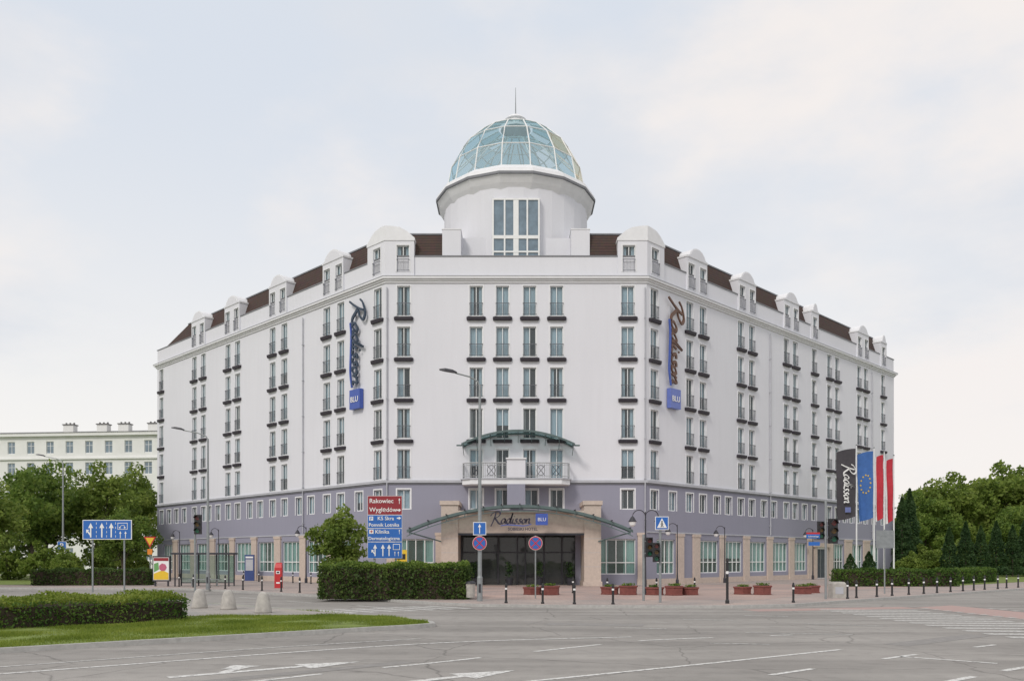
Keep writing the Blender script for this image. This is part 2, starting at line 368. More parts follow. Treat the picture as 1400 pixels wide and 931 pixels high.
# display windows
gl_L=[(3.9,6.6),(8.0,10.8),(12.1,14.9),(16.3,19.1),(20.4,23.3),(24.6,27.3),(28.8,31.5),(33,35.7),(37.2,39.6)]
gl_R=[(1.3,3.7),(7.25,10.0),(11.1,13.8),(15.1,17.9),(19.2,22.0),(23.3,25.8),(31.5,34),(36,38.6),(40.5,43)]
disp=[('C',FC,.9,3.6),('C',FC,15.8,18.7)]+[('L',FL,LL-b,LL-a) for a,b in gl_L]+[('R',FR,a,b) for a,b in gl_R]
for key,Fm,a,b in disp:
    holes[key].append((a,b,.9,3.55)); w=b-a; h=2.65; Mx=Fm@T((a+b)/2,0,.9)
    f=MB(); n=4
    for i in range(n+1):
        x=-w/2+w*i/n; t=.035 if 0<i<n else .06
        f.box(max(-w/2,x-t),min(w/2,x+t),.12,.2,0,h,M_FRAME)
    for z in (0,.85,h-.09): f.box(-w/2,w/2,.125,.195,z,z+.075,M_FRAME)
    o=f.obj('display_window',hotel,Mx)
    g=MB(); g.face([(-w/2,.16,0),(w/2,.16,0),(w/2,.16,h),(-w/2,.16,h)],M_GLASSG); g.obj('glass',o)
    c=curtain_tpl(w,h,random.choice([1,0,3,0])); c.obj('curtain',o)
ENT=(5.36,14.2,0,3.95); holes['C'].append(ENT)
def wallmb(mb,Mx,L,z0,z1,hs,split=7.85,depth=.24,m1=M_WALL,m0=M_LAV):
    xs=sorted({0,L}|{round(h[0],4) for h in hs}|{round(h[1],4) for h in hs}); zs=sorted({z0,z1,split} |{round(h[2],4) for h in hs}|{round(h[3],4) for h in hs})
    zs=[z for z in zs if z0<=z<=z1]
    for x0,x1 in zip(xs,xs[1:]):
        for a,b in zip(zs,zs[1:]):
            cx,cz=(x0+x1)/2,(a+b)/2
            if any(h[0]<cx<h[1] and h[2]<cz<h[3] for h in hs): continue
            mb.face([Mx@Vector(p) for p in ((x0,0,a),(x1,0,a),(x1,0,b),(x0,0,b))],m1 if cz>split else m0)
    for a,b,c,d in hs:
        m=m1 if (c+d)/2>split else m0
        for q in (((a,0,c),(a,depth,c),(a,depth,d),(a,0,d)),((b,0,c),(b,0,d),(b,depth,d),(b,depth,c)),
                  ((a,0,d),(a,depth,d),(b,depth,d),(b,0,d)),((a,0,c),(b,0,c),(b,depth,c),(a,depth,c))):
            mb.face([Mx@Vector(p) for p in q],m)
for key,Fm,L in (('C',FC,LC),('L',FL,LL),('R',FR,LR)):
    w=MB(); wallmb(w,Matrix.Identity(4),L,0,22.7,holes[key]); w.obj('wall',hotel,Fm)
bis1=Vector((.3827,.9239,0)); bis2=Vector((-.3827,.9239,0)); inL=Vector((.7071,.7071,0)); inR=Vector((-.7071,.7071,0))
alL=Vector((.7071,-.7071,0)); alR=Vector((-.7071,-.7071,0))
def offs(d,z,e1=None,e2=None):
    k=1/math.cos(R(22.5)); e1=d if e1 is None else e1; e2=d if e2 is None else e2
    P=[E1+inL*d+alL*e1, C1+bis1*d*k, C2+bis2*d*k, E2+inR*d+alR*e2]
    return [p-RT+Vector((0,0,z)) for p in P]
def band(mb,do,di,z0,z1,mt,seg=(0,1,2)):
    o0,o1,i0,i1=offs(-do,z0),offs(-do,z1),offs(di,z0),offs(di,z1)
    for k in seg:
        mb.loft([[o0[k],i0[k],i1[k],o1[k]],[o0[k+1],i0[k+1],i1[k+1],o1[k+1]]],mt)
c=MB(); band(c,.10,.1,22.66,22.8,M_TRIM); band(c,.2,.1,22.803,22.93,M_TRIM); band(c,.33,.1,22.933,23.08,M_TRIM); band(c,.36,.1,23.083,23.13,M_TRIMG); c.obj('cornice',hotel)
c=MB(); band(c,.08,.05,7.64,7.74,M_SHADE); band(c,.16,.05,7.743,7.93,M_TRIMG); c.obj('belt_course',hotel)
for sg_ in (0,2):
    c=MB(); band(c,.05,.05,0,.55,M_STONE,(sg_,)); c.obj('plinth',hotel)
    c=MB(); band(c,.06,.05,4.03,4.13,M_TRIMG,(sg_,)); c.obj('string_course',hotel)
ZP=24.72
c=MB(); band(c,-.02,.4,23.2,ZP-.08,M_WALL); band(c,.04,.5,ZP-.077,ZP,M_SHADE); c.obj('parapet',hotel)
# roof
ZT=26.62
c=MB(); a,b=offs(.35,ZP-.1,.4,.4),offs(1.0,ZT,5.5,1.8)
XG=5.5
def pt(p,x): return Vector((x,p.y,p.z))
for k in (0,2): c.face([a[k],a[k+1],b[k+1],b[k]],M_TILE)
c.face([a[1],pt(a[1],-XG),pt(b[1],-XG),b[1]],M_TILE); c.face([pt(a[1],XG),a[2],b[2],pt(b[1],XG)],M_TILE)
c.face([pt(a[1],-XG),pt(a[1],XG),Vector((XG,1.6,ZP-.1)),Vector((-XG,1.6,ZP-.1))],M_ROOFZ); c.face([Vector((-XG,1.6,ZP-.1)),Vector((XG,1.6,ZP-.1)),Vector((XG,1.6,ZT)),Vector((-XG,1.6,ZT))],M_WALL)
bb=offs(13,ZT,5.5,1.8); ba=offs(14,ZP-.1,.4,.4)
for k in range(3):
    if k==1: c.face([b[1],pt(b[1],-XG),Vector((-XG,1.6,ZT)),Vector((XG,1.6,ZT)),pt(b[1],XG),b[2],bb[2],bb[1]],M_ROOFZ)
    else: c.face([b[k],b[k+1],bb[k+1],bb[k]],M_ROOFZ)
    c.face([bb[k],bb[k+1],ba[k+1],ba[k]],M_TILE)
c.face([a[0],b[0],bb[0],ba[0]],M_TILE); c.face([a[3],ba[3],bb[3],b[3]],M_TILE); 
rd=offs(.95,ZT+.01,5.5,1.8); rd2=offs(.95,ZT+.12,5.5,1.8); ri=offs(1.25,ZT+.01,5.5,1.8); ri2=offs(1.25,ZT+.12,5.5,1.8)
def ridge(A,B): c.loft([A,B],M_SHADE)
for k in (0,2): ridge([rd[k],ri[k],ri2[k],rd2[k]],[rd[k+1],ri[k+1],ri2[k+1],rd2[k+1]])
q1=[rd[1],ri[1],ri2[1],rd2[1]]; q2=[rd[2],ri[2],ri2[2],rd2[2]]
ridge(q1,[pt(p,-XG) for p in q1]); ridge([pt(p,XG) for p in q2],q2)
c.obj('roof',hotel)
c=MB(); lo,hi=offs(14,0,0,0),offs(14,ZP-.1,0,0); flo,fhi=offs(.0,0,0,0),offs(.0,23.2,0,0)
for k in range(3): c.face([lo[k],hi[k],hi[k+1],lo[k+1]],M_WALL)
for k in (0,3): c.face([flo[k],lo[k],hi[k],fhi[k]],M_WALL)
c.obj('rear_wall',hotel)
# pilasters of stone
def pil(Fm,u0,u1,z1=4.02):
    c=MB(); c.box(u0,u1,-.14,.05,.56,z1-.22,M_STONE); c.box(u0-.05,u1+.05,-.18,.05,z1-.217,z1,M_STONE); c.box(u0-.04,u1+.04,-.18,.05,0,.557,M_STONE); c.obj('pilaster',hotel,Fm)
for g in (gl_L,gl_R):
    Fm=FL if g is gl_L else FR
    for (a,b),(a2,b2) in zip(g,g[1:]):
        if a2-b>2: 
            for q in ((b+.15,b+1.1),(a2-1.1,a2-.15)): pil(Fm,*( (LL-q[1],LL-q[0]) if Fm is FL else q))
        else:
            q=(b+.18,a2-.18); pil(Fm,*((LL-q[1],LL-q[0]) if Fm is FL else q))
pil(FC,.1,.75); pil(FC,3.75,4.35); pil(FC,15.2,15.65); pil(FC,18.85,19.4)
d=MB(); d.box(27.2,27.7,-.2,.05,0,3.2,M_STONE); d.box(29.6,30.1,-.2,.05,0,3.2,M_STONE); d.box(27.0,30.3,-.3,.05,3.2,3.6,M_STONE)
d.box(27.7,29.6,-.06,.03,0,3.2,M_FRAME); d.box(27.85,28.6,-.09,.0,.2,3.0,M_ROOM); d.box(28.7,29.45,-.09,.0,.2,3.0,M_ROOM); d.obj('side_door',hotel,FR)
# drainpipes
for Fm,u in ((FL,LL-11.4),(FR,18.6),(FC,.12),(FC,LC-.12),(FR,41.0)):
    c=MB(); c.tube([(u,-.12,4.2),(u,-.12,22.3)],.05,8,M_TRIMG)
    for z in range(5,22,3): c.box(u-.07,u+.07,-.19,0,z,z+.05,M_TRIMG)
    c.obj('drainpipe',hotel,Fm)
# dormers
def cap_profile(w):
    h=w/2+.05; P=[(-h,0),(h,0),(h,.14),(h-.3,.2)]
    for i in range(9):
        t=i/8; a=R(25+130*t); P.append((math.cos(a)*(h-.34)/math.cos(R(25)), .24+ (math.sin(a)-math.sin(R(25)))*.68/(1-math.sin(R(25)))))
    P.append((-h+.3,.2)); P.append((-h,.14))
    return P
def dormer(Fm,u,w,wu):
    Mx=Fm@T(u,0,0); o=MB(); zt=25.95
    hs=[(x-.45+w/2,x+.45+w/2,23.45,25.5) for x in wu]
    wallmb(o,T(-w/2,-.1,0),w,23.14,zt,hs,split=0)
    for x in (-w/2,w/2): o.face([(x,-.1,23.14),(x,1.6,23.14),(x,1.6,zt),(x,-.1,zt)],M_WALL)
    d=o.obj('dormer',hotel,Mx)
    c=MB(); P=cap_profile(w); c.extr([(x,z+zt) for x,z in P],-.14,1.5,M_TRIM)
    P2=[(x*.9,z*.86+.03) for x,z in P]; c.extr([(x,z+zt) for x,z in P2],-.165,-.14,M_WALL); c.obj('dormer_roof',d)
    for x in wu:
        f,g=window_tpl(.9,2.05,[]); ct=curtain_tpl(.9,2.05,random.choice([0,0,1,2,4])); rl=rail_tpl(.9)
        for t in (g,ct,rl): f.append(t,Matrix.Identity(4))
        f.obj('window',d,T(x,-.1,23.45))
for s in (6.9,15.55,23.95,31.1): dormer(FL,LL-s,2.95,[-.86,.86])
for s in (6.72,14.55,22.6): dormer(FR,s,2.9,[-.84,.84])
for s in (27.4,44.1): dormer(FR,s,1.6,[0])
for s in (38.6,): dormer(FR,s,2.9,[-.85,.85])
def corner_dormer(side):
    C=C1 if side<0 else C2; inb=bis1 if side<0 else bis2
    al=Vector((-side,0,0)); wg=Vector((side*.7071,.7071,0))
    nC=Vector((0,-1,0)); nW=Vector((side*.7071,-.7071,0))
    b=MB(); o=MB(); W2=2.15; zt=25.8
    if side<0:
        wallmb(o,FC@T(0,-.1,0),W2,23.14,zt,[(.85,1.8,23.45,25.45)],split=0); wallmb(o,FL@T(LL-W2,-.1,0),W2,23.14,zt,[(W2-1.4,W2-.5,23.45,25.45)],split=0)
        FW=[(FC,1.325),(FL,LL-.95)]
    else:
        wallmb(o,FC@T(LC-W2,-.1,0),W2,23.14,zt,[(W2-1.8,W2-.85,23.45,25.45)],split=0); wallmb(o,FR@T(0,-.1,0),W2,23.14,zt,[(.55,1.45,23.45,25.45)],split=0)
        FW=[(FC,LC-1.325),(FR,1.0)]
    p0=(C+nC*.1)-RT; p1=(C-inb*.1/math.cos(R(22.5)))-RT; p2=(C+nW*.1)-RT
    for pa,pb in ((p0,p1),(p1,p2)): o.face([pa+Vector((0,0,23.14)),pb+Vector((0,0,23.14)),pb+Vector((0,0,zt)),pa+Vector((0,0,zt))],M_WALL)
    for base,dr in ((C+al*W2,Vector((0,1,0))),(C+wg*W2,-nW)):
        p=base-RT; q=p+dr*1.6; p=p-dr*.1
        o.face([p+Vector((0,0,23.14)),q+Vector((0,0,23.14)),q+Vector((0,0,zt)),p+Vector((0,0,zt))],M_WALL)
    d=o.obj('dormer',hotel)
    prof=[]
    for t,h in ((1,0.2),(.88,.42),(.72,.72),(.5,.98),(.22,1.08)): prof.append((t,h,'w'))
    prof.append((0,1.1,'c'))
    for t,h in ((.22,1.08),(.5,.98),(.72,.72),(.88,.42),(1,0.2)): prof.append((t,h,'f'))
    rings=[]
    for t,h,k in prof:
        W=W2+.05
        if k=='w': pf=C+wg*W*t+nW*.15; pb=C+wg*(W*t+(.75 if t<.3 else 0))-nW*1.8
        elif k=='f': pf=C+al*W*t+nC*.15; pb=C+al*(W*t+(.75 if t<.3 else 0))-nC*1.8
        else: pf=C-inb*.165; pb=C+inb*2.0
        pf=pf-RT; pb=pb-RT
        rings.append([pf+Vector((0,0,zt)),pf+Vector((0,0,zt+h)),pb+Vector((0,0,zt+h)),pb+Vector((0,0,zt))])
    b.loft(rings,M_TRIM); b.obj('dormer_roof',d)
    for Fm,u in FW:
        f,g=window_tpl(.93,2.0,[]); ct=curtain_tpl(.93,2.0,1); rl=rail_tpl(.9)
        for t in (g,ct,rl): f.append(t,Matrix.Identity(4))
        f.obj('window',d,Fm@T(u,-.1,23.45))
corner_dormer(-1); corner_dormer(1)
for sx in (-1,1):
    c=MB(); a,b=sorted((sx*4.15,sx*5.55)); c.box(a,b,.4,6,ZP-.09,26.8,M_WALL); c.box(a-.03,b+.03,.37,6,26.803,26.88,M_TRIM); c.obj('attic_block',hotel)
# tower
tw=mkobj('dome_tower',None,hotel,T(0,7,0))
c=MB(); n=32
c.revolve([(5.9,24.3),(5.9,30.5)],n,M_WALL,ph=math.pi/n,caps=False); c.obj('drum',tw)
c=MB(); n=16; ph=math.pi/n
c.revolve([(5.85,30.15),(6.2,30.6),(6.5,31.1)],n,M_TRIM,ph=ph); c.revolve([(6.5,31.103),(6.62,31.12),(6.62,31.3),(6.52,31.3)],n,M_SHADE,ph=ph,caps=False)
c.revolve([(6.6,31.303),(6.5,31.6),(5.95,32.0),(5.72,32.05),(5.5,32.05)],n,M_TRIM,ph=ph,caps=False)
c.obj('eaves_ring',tw)
def rad(z): return 5.72*math.sqrt(max(0,1-((z-31.7)/6.08)**2))**.94
zs=[32.05,34.0,35.75,36.95,37.62]; n=16
M_DOME=glassmat('dome_glass',(.74,.90,.95),.76,.04,.3); M_DOMET=glassmat('dome_dark_glass',(.55,.74,.78),.72,.05,.3); M_DOMEL=glassmat('dome_pale_sheen',(.88,.97,1.0),.74,.06,.5); M_DOMEO=glassmat('dome_orange_reflection',(1.0,.86,.66),.72,.06,.5)  # pale and orange tints paint sheen and reflection into the glass colour
g=MB()
def dp(i,z,e=0): a=ph+2*math.pi*i/n; r=rad(z)+e; return (r*math.cos(a),r*math.sin(a),z)
rnd=random.Random(4)
for j in range(len(zs)-1):
    for i in range(n):
        m=[M_DOMEL,M_DOME,M_DOMET,M_DOMET][j]  # whitish sheen of the lowest tier is put in as pale glass colour
        if rnd.random()<.25: m=rnd.choice([M_DOMEL,M_DOME,M_DOME,M_DOMET])
        if (i in (13,14) and j<2) or (i==15 and j==0): m=M_DOMEO if rnd.random()<.75 else M_DOMEL  # orange reflection on the right-hand panes, painted as a glass tint
        g.face([dp(i,zs[j]),dp(i+1,zs[j]),dp(i+1,zs[j+1]),dp(i,zs[j+1])],m)
g.obj('dome_glass',tw)
g=MB()
for i in range(n): g.tube([dp(i,z,.02) for z in zs],.055,6,M_FRAME)
for z in zs[:-1]:
    P=[dp(i,z,.02) for i in range(n)]
    for i in range(n): g.tube([P[i],P[(i+1)%n]],.045 if z>33 else .08,5,M_FRAME)
g.obj('dome_ribs',tw)
g=MB()
for i in range(n):
    a=Vector(dp(i,33.2)); a.x*=.95; a.y*=.95; g.tube([tuple(a),(a.x*.55,a.y*.55,35.6),(a.x*.14,a.y*.14,36.7)],.055,5,M_FRAME)
P=[(dp(i,33.2)[0]*.52,dp(i,33.2)[1]*.52,35.6) for i in range(n)]
for i in range(n): g.tube([P[i],P[(i+1)%n]],.045,5,M_FRAME)
g.obj('dome_truss',tw)
g=MB(); g.revolve([(1.25,37.5),(1.2,37.68),(.85,37.8),(.75,37.9),(.75,38.3),(.9,38.35),(.62,38.62),(.2,38.8),(.1,38.85)],16,M_TRIM); g.obj('lantern',tw)
g=MB(); g.tube([(0,0,38.8),(0,0,39.9),(0,0,41.1)],.06,6,M_STEEL,.02); g.obj('spire',tw)
# tower window bay
g=MB(); Y=-6.05
g.box(-1.85,1.85,Y,-5.2,24.66,29.45,M_WALL)
for x in (-1.8,-.92,.8,1.68): g.box(x,x+.12,Y-.12,Y,24.75,29.35,M_FRAME)
g.box(-.2,.2,Y-.1,Y,24.75,29.35,M_FRAME)
for z in (24.75,25.25,26.3,29.23): g.box(-1.8,1.8,Y-.115,Y,z,z+.12 if z!=26.3 else z+.25,M_FRAME)
o=g.obj('window',tw)
M_BGL=mat('reflective_glass',(.15,.21,.26),.05,.3,1.2,spec=1.0)
g=MB(); g.face([(-1.8,Y-.03,24.7),(1.8,Y-.03,24.7),(1.8,Y-.03,29.3),(-1.8,Y-.03,29.3)],M_BGL); g.obj('glass',o)
# balcony & canopy
bal=mkobj('balcony',None,hotel,T(0,0,0))
P=[(-3.95,0),(-3.95,-1.2),(-3.3,-1.75),(3.3,-1.75),(3.95,-1.2),(3.95,0)]
c=MB(); c.prism(P,7.5,7.85,M_TRIM); c.prism([(x*1.03,y*1.04) for x,y in P],7.853,7.95,M_TRIMG); c.obj('slab',bal)
path=[(-3.9,-.05),(-3.9,-1.2),(-3.25,-1.7),(-.72,-1.7)]
for sgn in (1,-1):
    c=MB()
    for (xa,ya),(xb,yb) in zip(path,path[1:]):
        for z,r in ((9.05,.045),(8.9,.02),(8.1,.025)): c.tube([(sgn*xa,ya,z),(sgn*xb,yb,z)],r,5,M_SILV)
        Ln=math.hypot(xb-xa,yb-ya); k=max(2,int(Ln/.16))
        for i in range(k+1):
            t=i/k; x=sgn*(xa+(xb-xa)*t); y=ya+(yb-ya)*t; c.tube([(x,y,7.96),(x,y,9.05)],.012 if i%5 else .03,4,M_SILV)
    for x0 in (1.5,2.6):
        for a,b in ((0,1),(1,0)): c.tube([(sgn*x0,-1.72,8.12+.75*a),(sgn*(x0+.6),-1.72,8.12+.75*b)],.018,4,M_DARK)
        c.tube([(sgn*(x0+.3)+.3*math.cos(t*.52),-1.72,8.5+.36*math.sin(t*.52)) for t in range(13)],.016,4,M_DARK)
    c.obj('railing',bal)
c=MB(); c.box(-.68,.68,-1.85,.0,7.96,9.3,M_WALL); c.box(-.75,.75,-1.95,0,9.303,9.4,M_TRIM); c.obj('pier',bal)
c=MB(); c.box(-.66,.66,-1.8,0,6.0,7.49,M_LAV); c.obj('bracket',bal)
def arch(mb,hw,zc,rise,y0,y1,t,mt,n=20,up=0):
    Pt=[(-hw+2*hw*i/n,zc+rise*(1-((-1+2*i/n))**2)+up) for i in range(n+1)]
    mb.loft([[(x,y0,z),(x,y1,z),(x,y1,z+t),(x,y0,z+t)] for x,z in Pt],mt)
can=mkobj('balcony_canopy',None,hotel,T(.15,0,0))
c=MB(); arch(c,4.15,10.35,1.0,-1.6,-1.48,.14,M_GREENM); arch(c,4.15,10.35,1.0,-.12,.0,.11,M_GREENM)
for i in range(9):
    x=-4.05+8.1*i/8; z=10.35+1.0*(1-(x/4.15)**2); c.box(x-.035,x+.035,-1.9,0,z-.05,z+.08,M_GREENM)
    c.tube([(x,-1.45,z-.05),(x,-.05,z-.6)],.025,5,M_GREENM)
for sx in (-1,1): c.box(min(sx*4.1,sx*4.5),max(sx*4.1,sx*4.5),-1.6,-1.48,10.28,10.38,M_GREENM)
c.obj('frame',can)
c=MB(); arch(c,4.15,10.35,1.0,-1.45,-.12,.03,M_CANGL,up=.09); c.obj('glass',can)
por=mkobj('portico',None,hotel,T(.1,0,0))
c=MB()
for a,b in ((-5.45,-4.25),(4.75,5.95)):
    c.box(a,b,-3,.3,.45,5.9,M_STONE); c.box(a-.08,b+.08,-3.08,.3,.0,.447,M_STONE); c.box(a-.1,b+.1,-3.1,.3,5.903,6.2,M_STONE)
    for z in (1.5,2.5,3.5,4.6): c.box(a-.004,b+.004,-3.004,-.5,z,z+.02,M_TRIMG)
c.box(-4.25,4.75,-2.9,.2,3.9,5.35,M_STONE); c.box(-4.25,4.75,-3.02,.2,5.353,5.5,M_STONE); c.box(-4.25,4.75,-2.95,-2.6,3.75,3.897,M_DARK)
c.obj('stone_surround',por)
c=MB(); c.box(-4.25,4.75,.5,.56,3.2,3.9,M_DARK)
for x in (-4.25,-2.9,-1.5,-.05,.55,1.95,3.3,4.6): c.box(x,x+.12,.3,.5,0,3.9,M_DARK)
c.box(-4.25,4.75,.32,.48,2.5,2.6,M_DARK); c.obj('door',por)
c=MB(); c.face([(-4.2,.42,0),(4.7,.42,0),(4.7,.42,3.9),(-4.2,.42,3.9)],glassmat('lobby_glass',(.5,.55,.55),.55))
c.obj('glass',por)
c=MB(); c.box(-4.6,5.1,5,5.1,0,4,M_ROOM); c.box(-4.6,5.1,.6,5,3.95,4.0,M_ROOM); c.box(-4.6,-4.5,.6,5,0,4,M_ROOM); c.box(5.0,5.1,.6,5,0,4,M_ROOM); c.obj('lobby',por)
for x in (-3.2,-.6,1.6,3.9):
    c=MB(); c.revolve([(.22,.12),(.3,.6),(.28,.62)],10,M_DARK,c=(x,-.9))
    for i in range(90):
        a=random.random()*6.28; rr=random.random()*.33; z=.8+random.random()*1.0; k=(x+rr*math.cos(a),-.9+rr*math.sin(a),z)
        d=Vector((random.uniform(-1,1),random.uniform(-1,1),random.uniform(-1,1)))*.1; e=Vector((random.uniform(-1,1),random.uniform(-1,1),random.uniform(-1,1)))*.1
        k=Vector(k); c.face([k-d,k-e,k+d,k+e],M_CONI)
    tag(c.obj('potted_shrub',None,T(.4,64,.0)),'small evergreen shrub in dark pot by entrance doors','plant','potted shrubs at the entrance')
cn=mkobj('entrance_canopy',None,hotel,T(.25,0,0))
c=MB(); arch(c,7.9,3.9,1.75,-4.3,-4.12,.19,M_GREENM,28); arch(c,7.9,3.62,1.75,-4.26,-4.2,.06,M_GREENM,28); arch(c,7.9,3.9,1.75,-3.2,-3.12,.14,M_GREENM,28)
for i in range(13):
    x=-7.7+15.4*i/12; z=3.9+1.75*(1-(x/7.9)**2); c.box(x-.04,x+.04,-4.6,-3.1,z+.2,z+.27,M_DARK); c.box(x-.03,x+.03,-4.25,-4.2,z-.23,z,M_GREENM)
for sx in (-1,1): c.tube([(sx*7.7,-4.2,3.9),(sx*5.6,-3.1,3.3)],.05,6,M_GREENM)
c.obj('frame',cn)
c=MB(); arch(c,7.9,3.9,1.75,-4.1,-3.2,.04,M_CANGL,28,up=.12); c.obj('glass',cn)
# entrance sign
sg=mkobj('entrance_sign',None,hotel,T(-1.75,-4.36,4.52))
c=script_mb(.35,M_INK,M_BLUE2,.34,.06); c.obj('lettering',sg)
c=MB(); c.box(3.1,3.95,-.02,.08,-.1,.7,M_BLUE2); c.obj('blue_panel',sg)
text('BLU',.34,M_WHITE,sg,T(3.53,-.03,.18)); text('SOBIESKI HOTEL',.28,M_INK,sg,T(2.2,.0,-.47),bold=.008)
# vertical signs
M_BLUEP=mat('pale_box_blue',(.13,.18,.50),.4,.08,3)
for Fm,u,lr in ((FL,LL-3.45,-1),(FR,3.25,1)):
    sg=mkobj('hotel_sign',None,hotel,Fm@T(u,-.35,22.0))
    c=script_mb(.83,M_TEALINK if lr<0 else M_BRONZE,M_BLUE2,.27,.12,.22,.82); c.obj('lettering',sg,T(-.42,0,0)@RY(90))
    c=MB(); c.box(-.68,.68,-.05,.3,-8.35,-6.85,M_BLUE2 if lr<0 else M_BLUEP); c.obj('blue_panel',sg)
    c=MB(); c.box(-.3,-.25,.25,.35,-6.8,-.5,M_TRIMG); c.obj('support_bar',sg)
    text('BLU',.6,M_WHITE,sg,T(0,-.08,-7.82),bold=.008)
# ------------------------------------------------------------------ ground
def structure(o): o['kind']='structure'; return o
g=MB(); g.face([(-1500,-300,-.04),(1500,-300,-.04),(1500,2500,-.04),(-1500,2500,-.04)],M_GROUND); structure(g.obj('ground'))
g=MB(); g.face([(-170,-25,0),(170,-25,0),(170,105,0),(-170,105,0)],M_ASPH); structure(g.obj('road'))
def slab(name,poly,z,mt,kerb=True,h=.12,kw=.16):
    g=MB(); n=len(poly)
    if kerb:
        ins=[]
        area=sum(poly[i][0]*poly[(i+1)%n][1]-poly[(i+1)%n][0]*poly[i][1] for i in range(n)); sgn=1 if area>0 else -1
        for i in range(n):
            a,b,d=[Vector(poly[j%n]) for j in (i-1,i,i+1)]
            t1=(b-a).normalized(); t2=(d-b).normalized(); n1=Vector((-t1.y,t1.x))*sgn; n2=Vector((-t2.y,t2.x))*sgn
            bs=(n1+n2).normalized(); ins.append(b+bs*kw/max(.4,bs.dot(n1)))
        for i in range(n):
            a,b=poly[i],poly[(i+1)%n]; ia,ib=ins[i],ins[(i+1)%n]
            g.face([(a[0],a[1],-.02),(b[0],b[1],-.02),(b[0],b[1],z),(a[0],a[1],z)],M_KERB)
            g.face([(a[0],a[1],z),(b[0],b[1],z),(ib.x,ib.y,z),(ia.x,ia.y,z)],M_KERB)
        g.face([(p.x,p.y,z) for p in ins],mt)
    else: g.face([(x,y,z) for x,y in poly],mt)
    return structure(g.obj(name))
PV=[(-80,61.5),(-36,58.5),(-22,57),(-18,53.6),(-10.9,46.8),(-5.2,40.7),(-3.2,38.4),(-1.2,37),(3,36.3),(9.3,36.1),(12.3,37.2),(15.7,40.4),(34.2,57),(80,99),(80,104),(-80,104)]
slab('pavement',PV,.12,M_PAVE)
ISL=[(-60,8),(-26,7.3),(-11.3,18.9),(-6.5,22.75),(-2.9,25.6),(-2.35,26.2),(-2.5,27.1),(-3.7,29.0),(-7.4,32.4),(-13,38),(-25,44),(-60,46)]
slab('traffic_island',ISL,.12,M_LAWN)
PIS=[(-4.9,30.0),(-7.6,32.2),(-13,37.6),(-24.6,43.4),(-24,36),(-13.8,31.6),(-11,29.4),(-8,29.9)]
slab('island_path',PIS,.126,M_PAVEG,False)
slab('lawn',[(23,62.5),(33,62.8),(80,106),(80,150),(46,150),(46,102),(30,80)],.126,M_LAWN,False)
slab('lawn',[(-80,66),(-38,64),(-30,64),(-30,66),(-41,80),(-46,100),(-80,102)],.126,M_LAWN,False)
slab('forecourt_paving',[(-7,52),(-4,44),(0,41),(12,41),(20,52),(30,62),(18,66),(10,62.5),(-8,62.5)],.124,paver('warm_pavers',(.45,.33,.29),(.40,.32,.295),(.25,.21,.19),R(0),.6,.3),False)
# markings
g=MB(); MZ=.006
def strip(pts,w,mt=M_PAINT,z=MZ):
    pts=[Vector(p) for p in pts]; pr=None
    for i,p in enumerate(pts):
        t=(pts[min(i+1,len(pts)-1)]-pts[max(i-1,0)]).normalized(); nn=Vector((-t.y,t.x))*w/2
        cur=((p.x+nn.x,p.y+nn.y,z),(p.x-nn.x,p.y-nn.y,z))
        if pr: g.face([pr[0],pr[1],cur[1],cur[0]],mt)
        pr=cur
def dashed(pts,w,on,off):
    P=catmull(pts,14); d=0; cur=[]; 
    for a,b in zip(P,P[1:]):
        L=(b-a).length
        if d%(on+off)<on: cur.append(a)
        else:
            if len(cur)>1: strip(cur,w)
            cur=[]
        d+=L
    if len(cur)>1: strip(cur,w)
strip(catmull([(-14,12),(-9.3,15.55),(-4.46,19.5),(-1.1,21.6),(3.2,22.9)]),.13)
strip(catmull([(-11,15.6),(-6.8,19.2),(-4.6,20.9),(-2.4,22.4)]),.12,M_PAINTW)
dashed([(-8,10.9),(-3.46,15.55),(-1.48,17.3),(1.56,20.3),(3.63,22.0),(8,23.6)],.13,2.6,1.3)
strip(catmull([(-2,12.8),(0,14.4),(3.77,17.0),(7.56,19.7)]),.13)
dashed([(1.4,12.6),(4.4,15.2),(8.3,18.3),(12,21)],.13,1.8,2.2)
dashed([(4.0,11.5),(7,14.2),(8.2,15.2),(9.9,16.5),(13,18.5)],.15,2.2,1.2)
strip([(8.3,18.3),(9.7,17.1)],.13); strip([(4.9,21.2),(6.3,20.9)],.12,M_PAINTW); strip([(6.6,24.2),(9.4,23.6)],.12,M_PAINTW); strip([(9.5,27.5),(11.5,26.5)],.12,M_PAINTW)
strip([(8.5,31.4),(10.0,31.0)],.2,M_PAINTW); strip([(3.1,25.9),(4.6,25.5)],.15,M_PAINTW); strip([(5.9,29.5),(7.5,29)],.15,M_PAINTW)
def arrow(cx,cy,ang,sc,turn=0):
    P=[(-.12,-2.2),(.12,-2.2),(.12,.6),(.45,.6),(0,2.0),(-.45,.6),(-.12,.6)]
    ca,sa=math.cos(ang),math.sin(ang)
    f=lambda x,y:(cx+(x*ca-y*sa)*sc,cy+(x*sa+y*ca)*sc,MZ)
    g.face([f(*p) for p in P],M_PAINT)
    if turn:
        Q=[(.12,-1.2),(.12,-.9),(.6,-.3),(.6,-.05),(1.15,-.5),(.6,-.95),(.6,-.7)]
        g.face([f(x*turn,y) for x,y in (Q if turn>0 else Q[::-1])],M_PAINT)
arrow(-4.5,16.3,R(-52),.9,-1); arrow(-1.3,14.9,R(-50),.9,1)
for i in range(9):
    c=Vector((-1.9,35.9))+Vector((-.72,-.5))*i*.98; d=Vector((-.72,.70))
    strip([c-d*.2,c+d*2.6],.48,M_PAINTW)
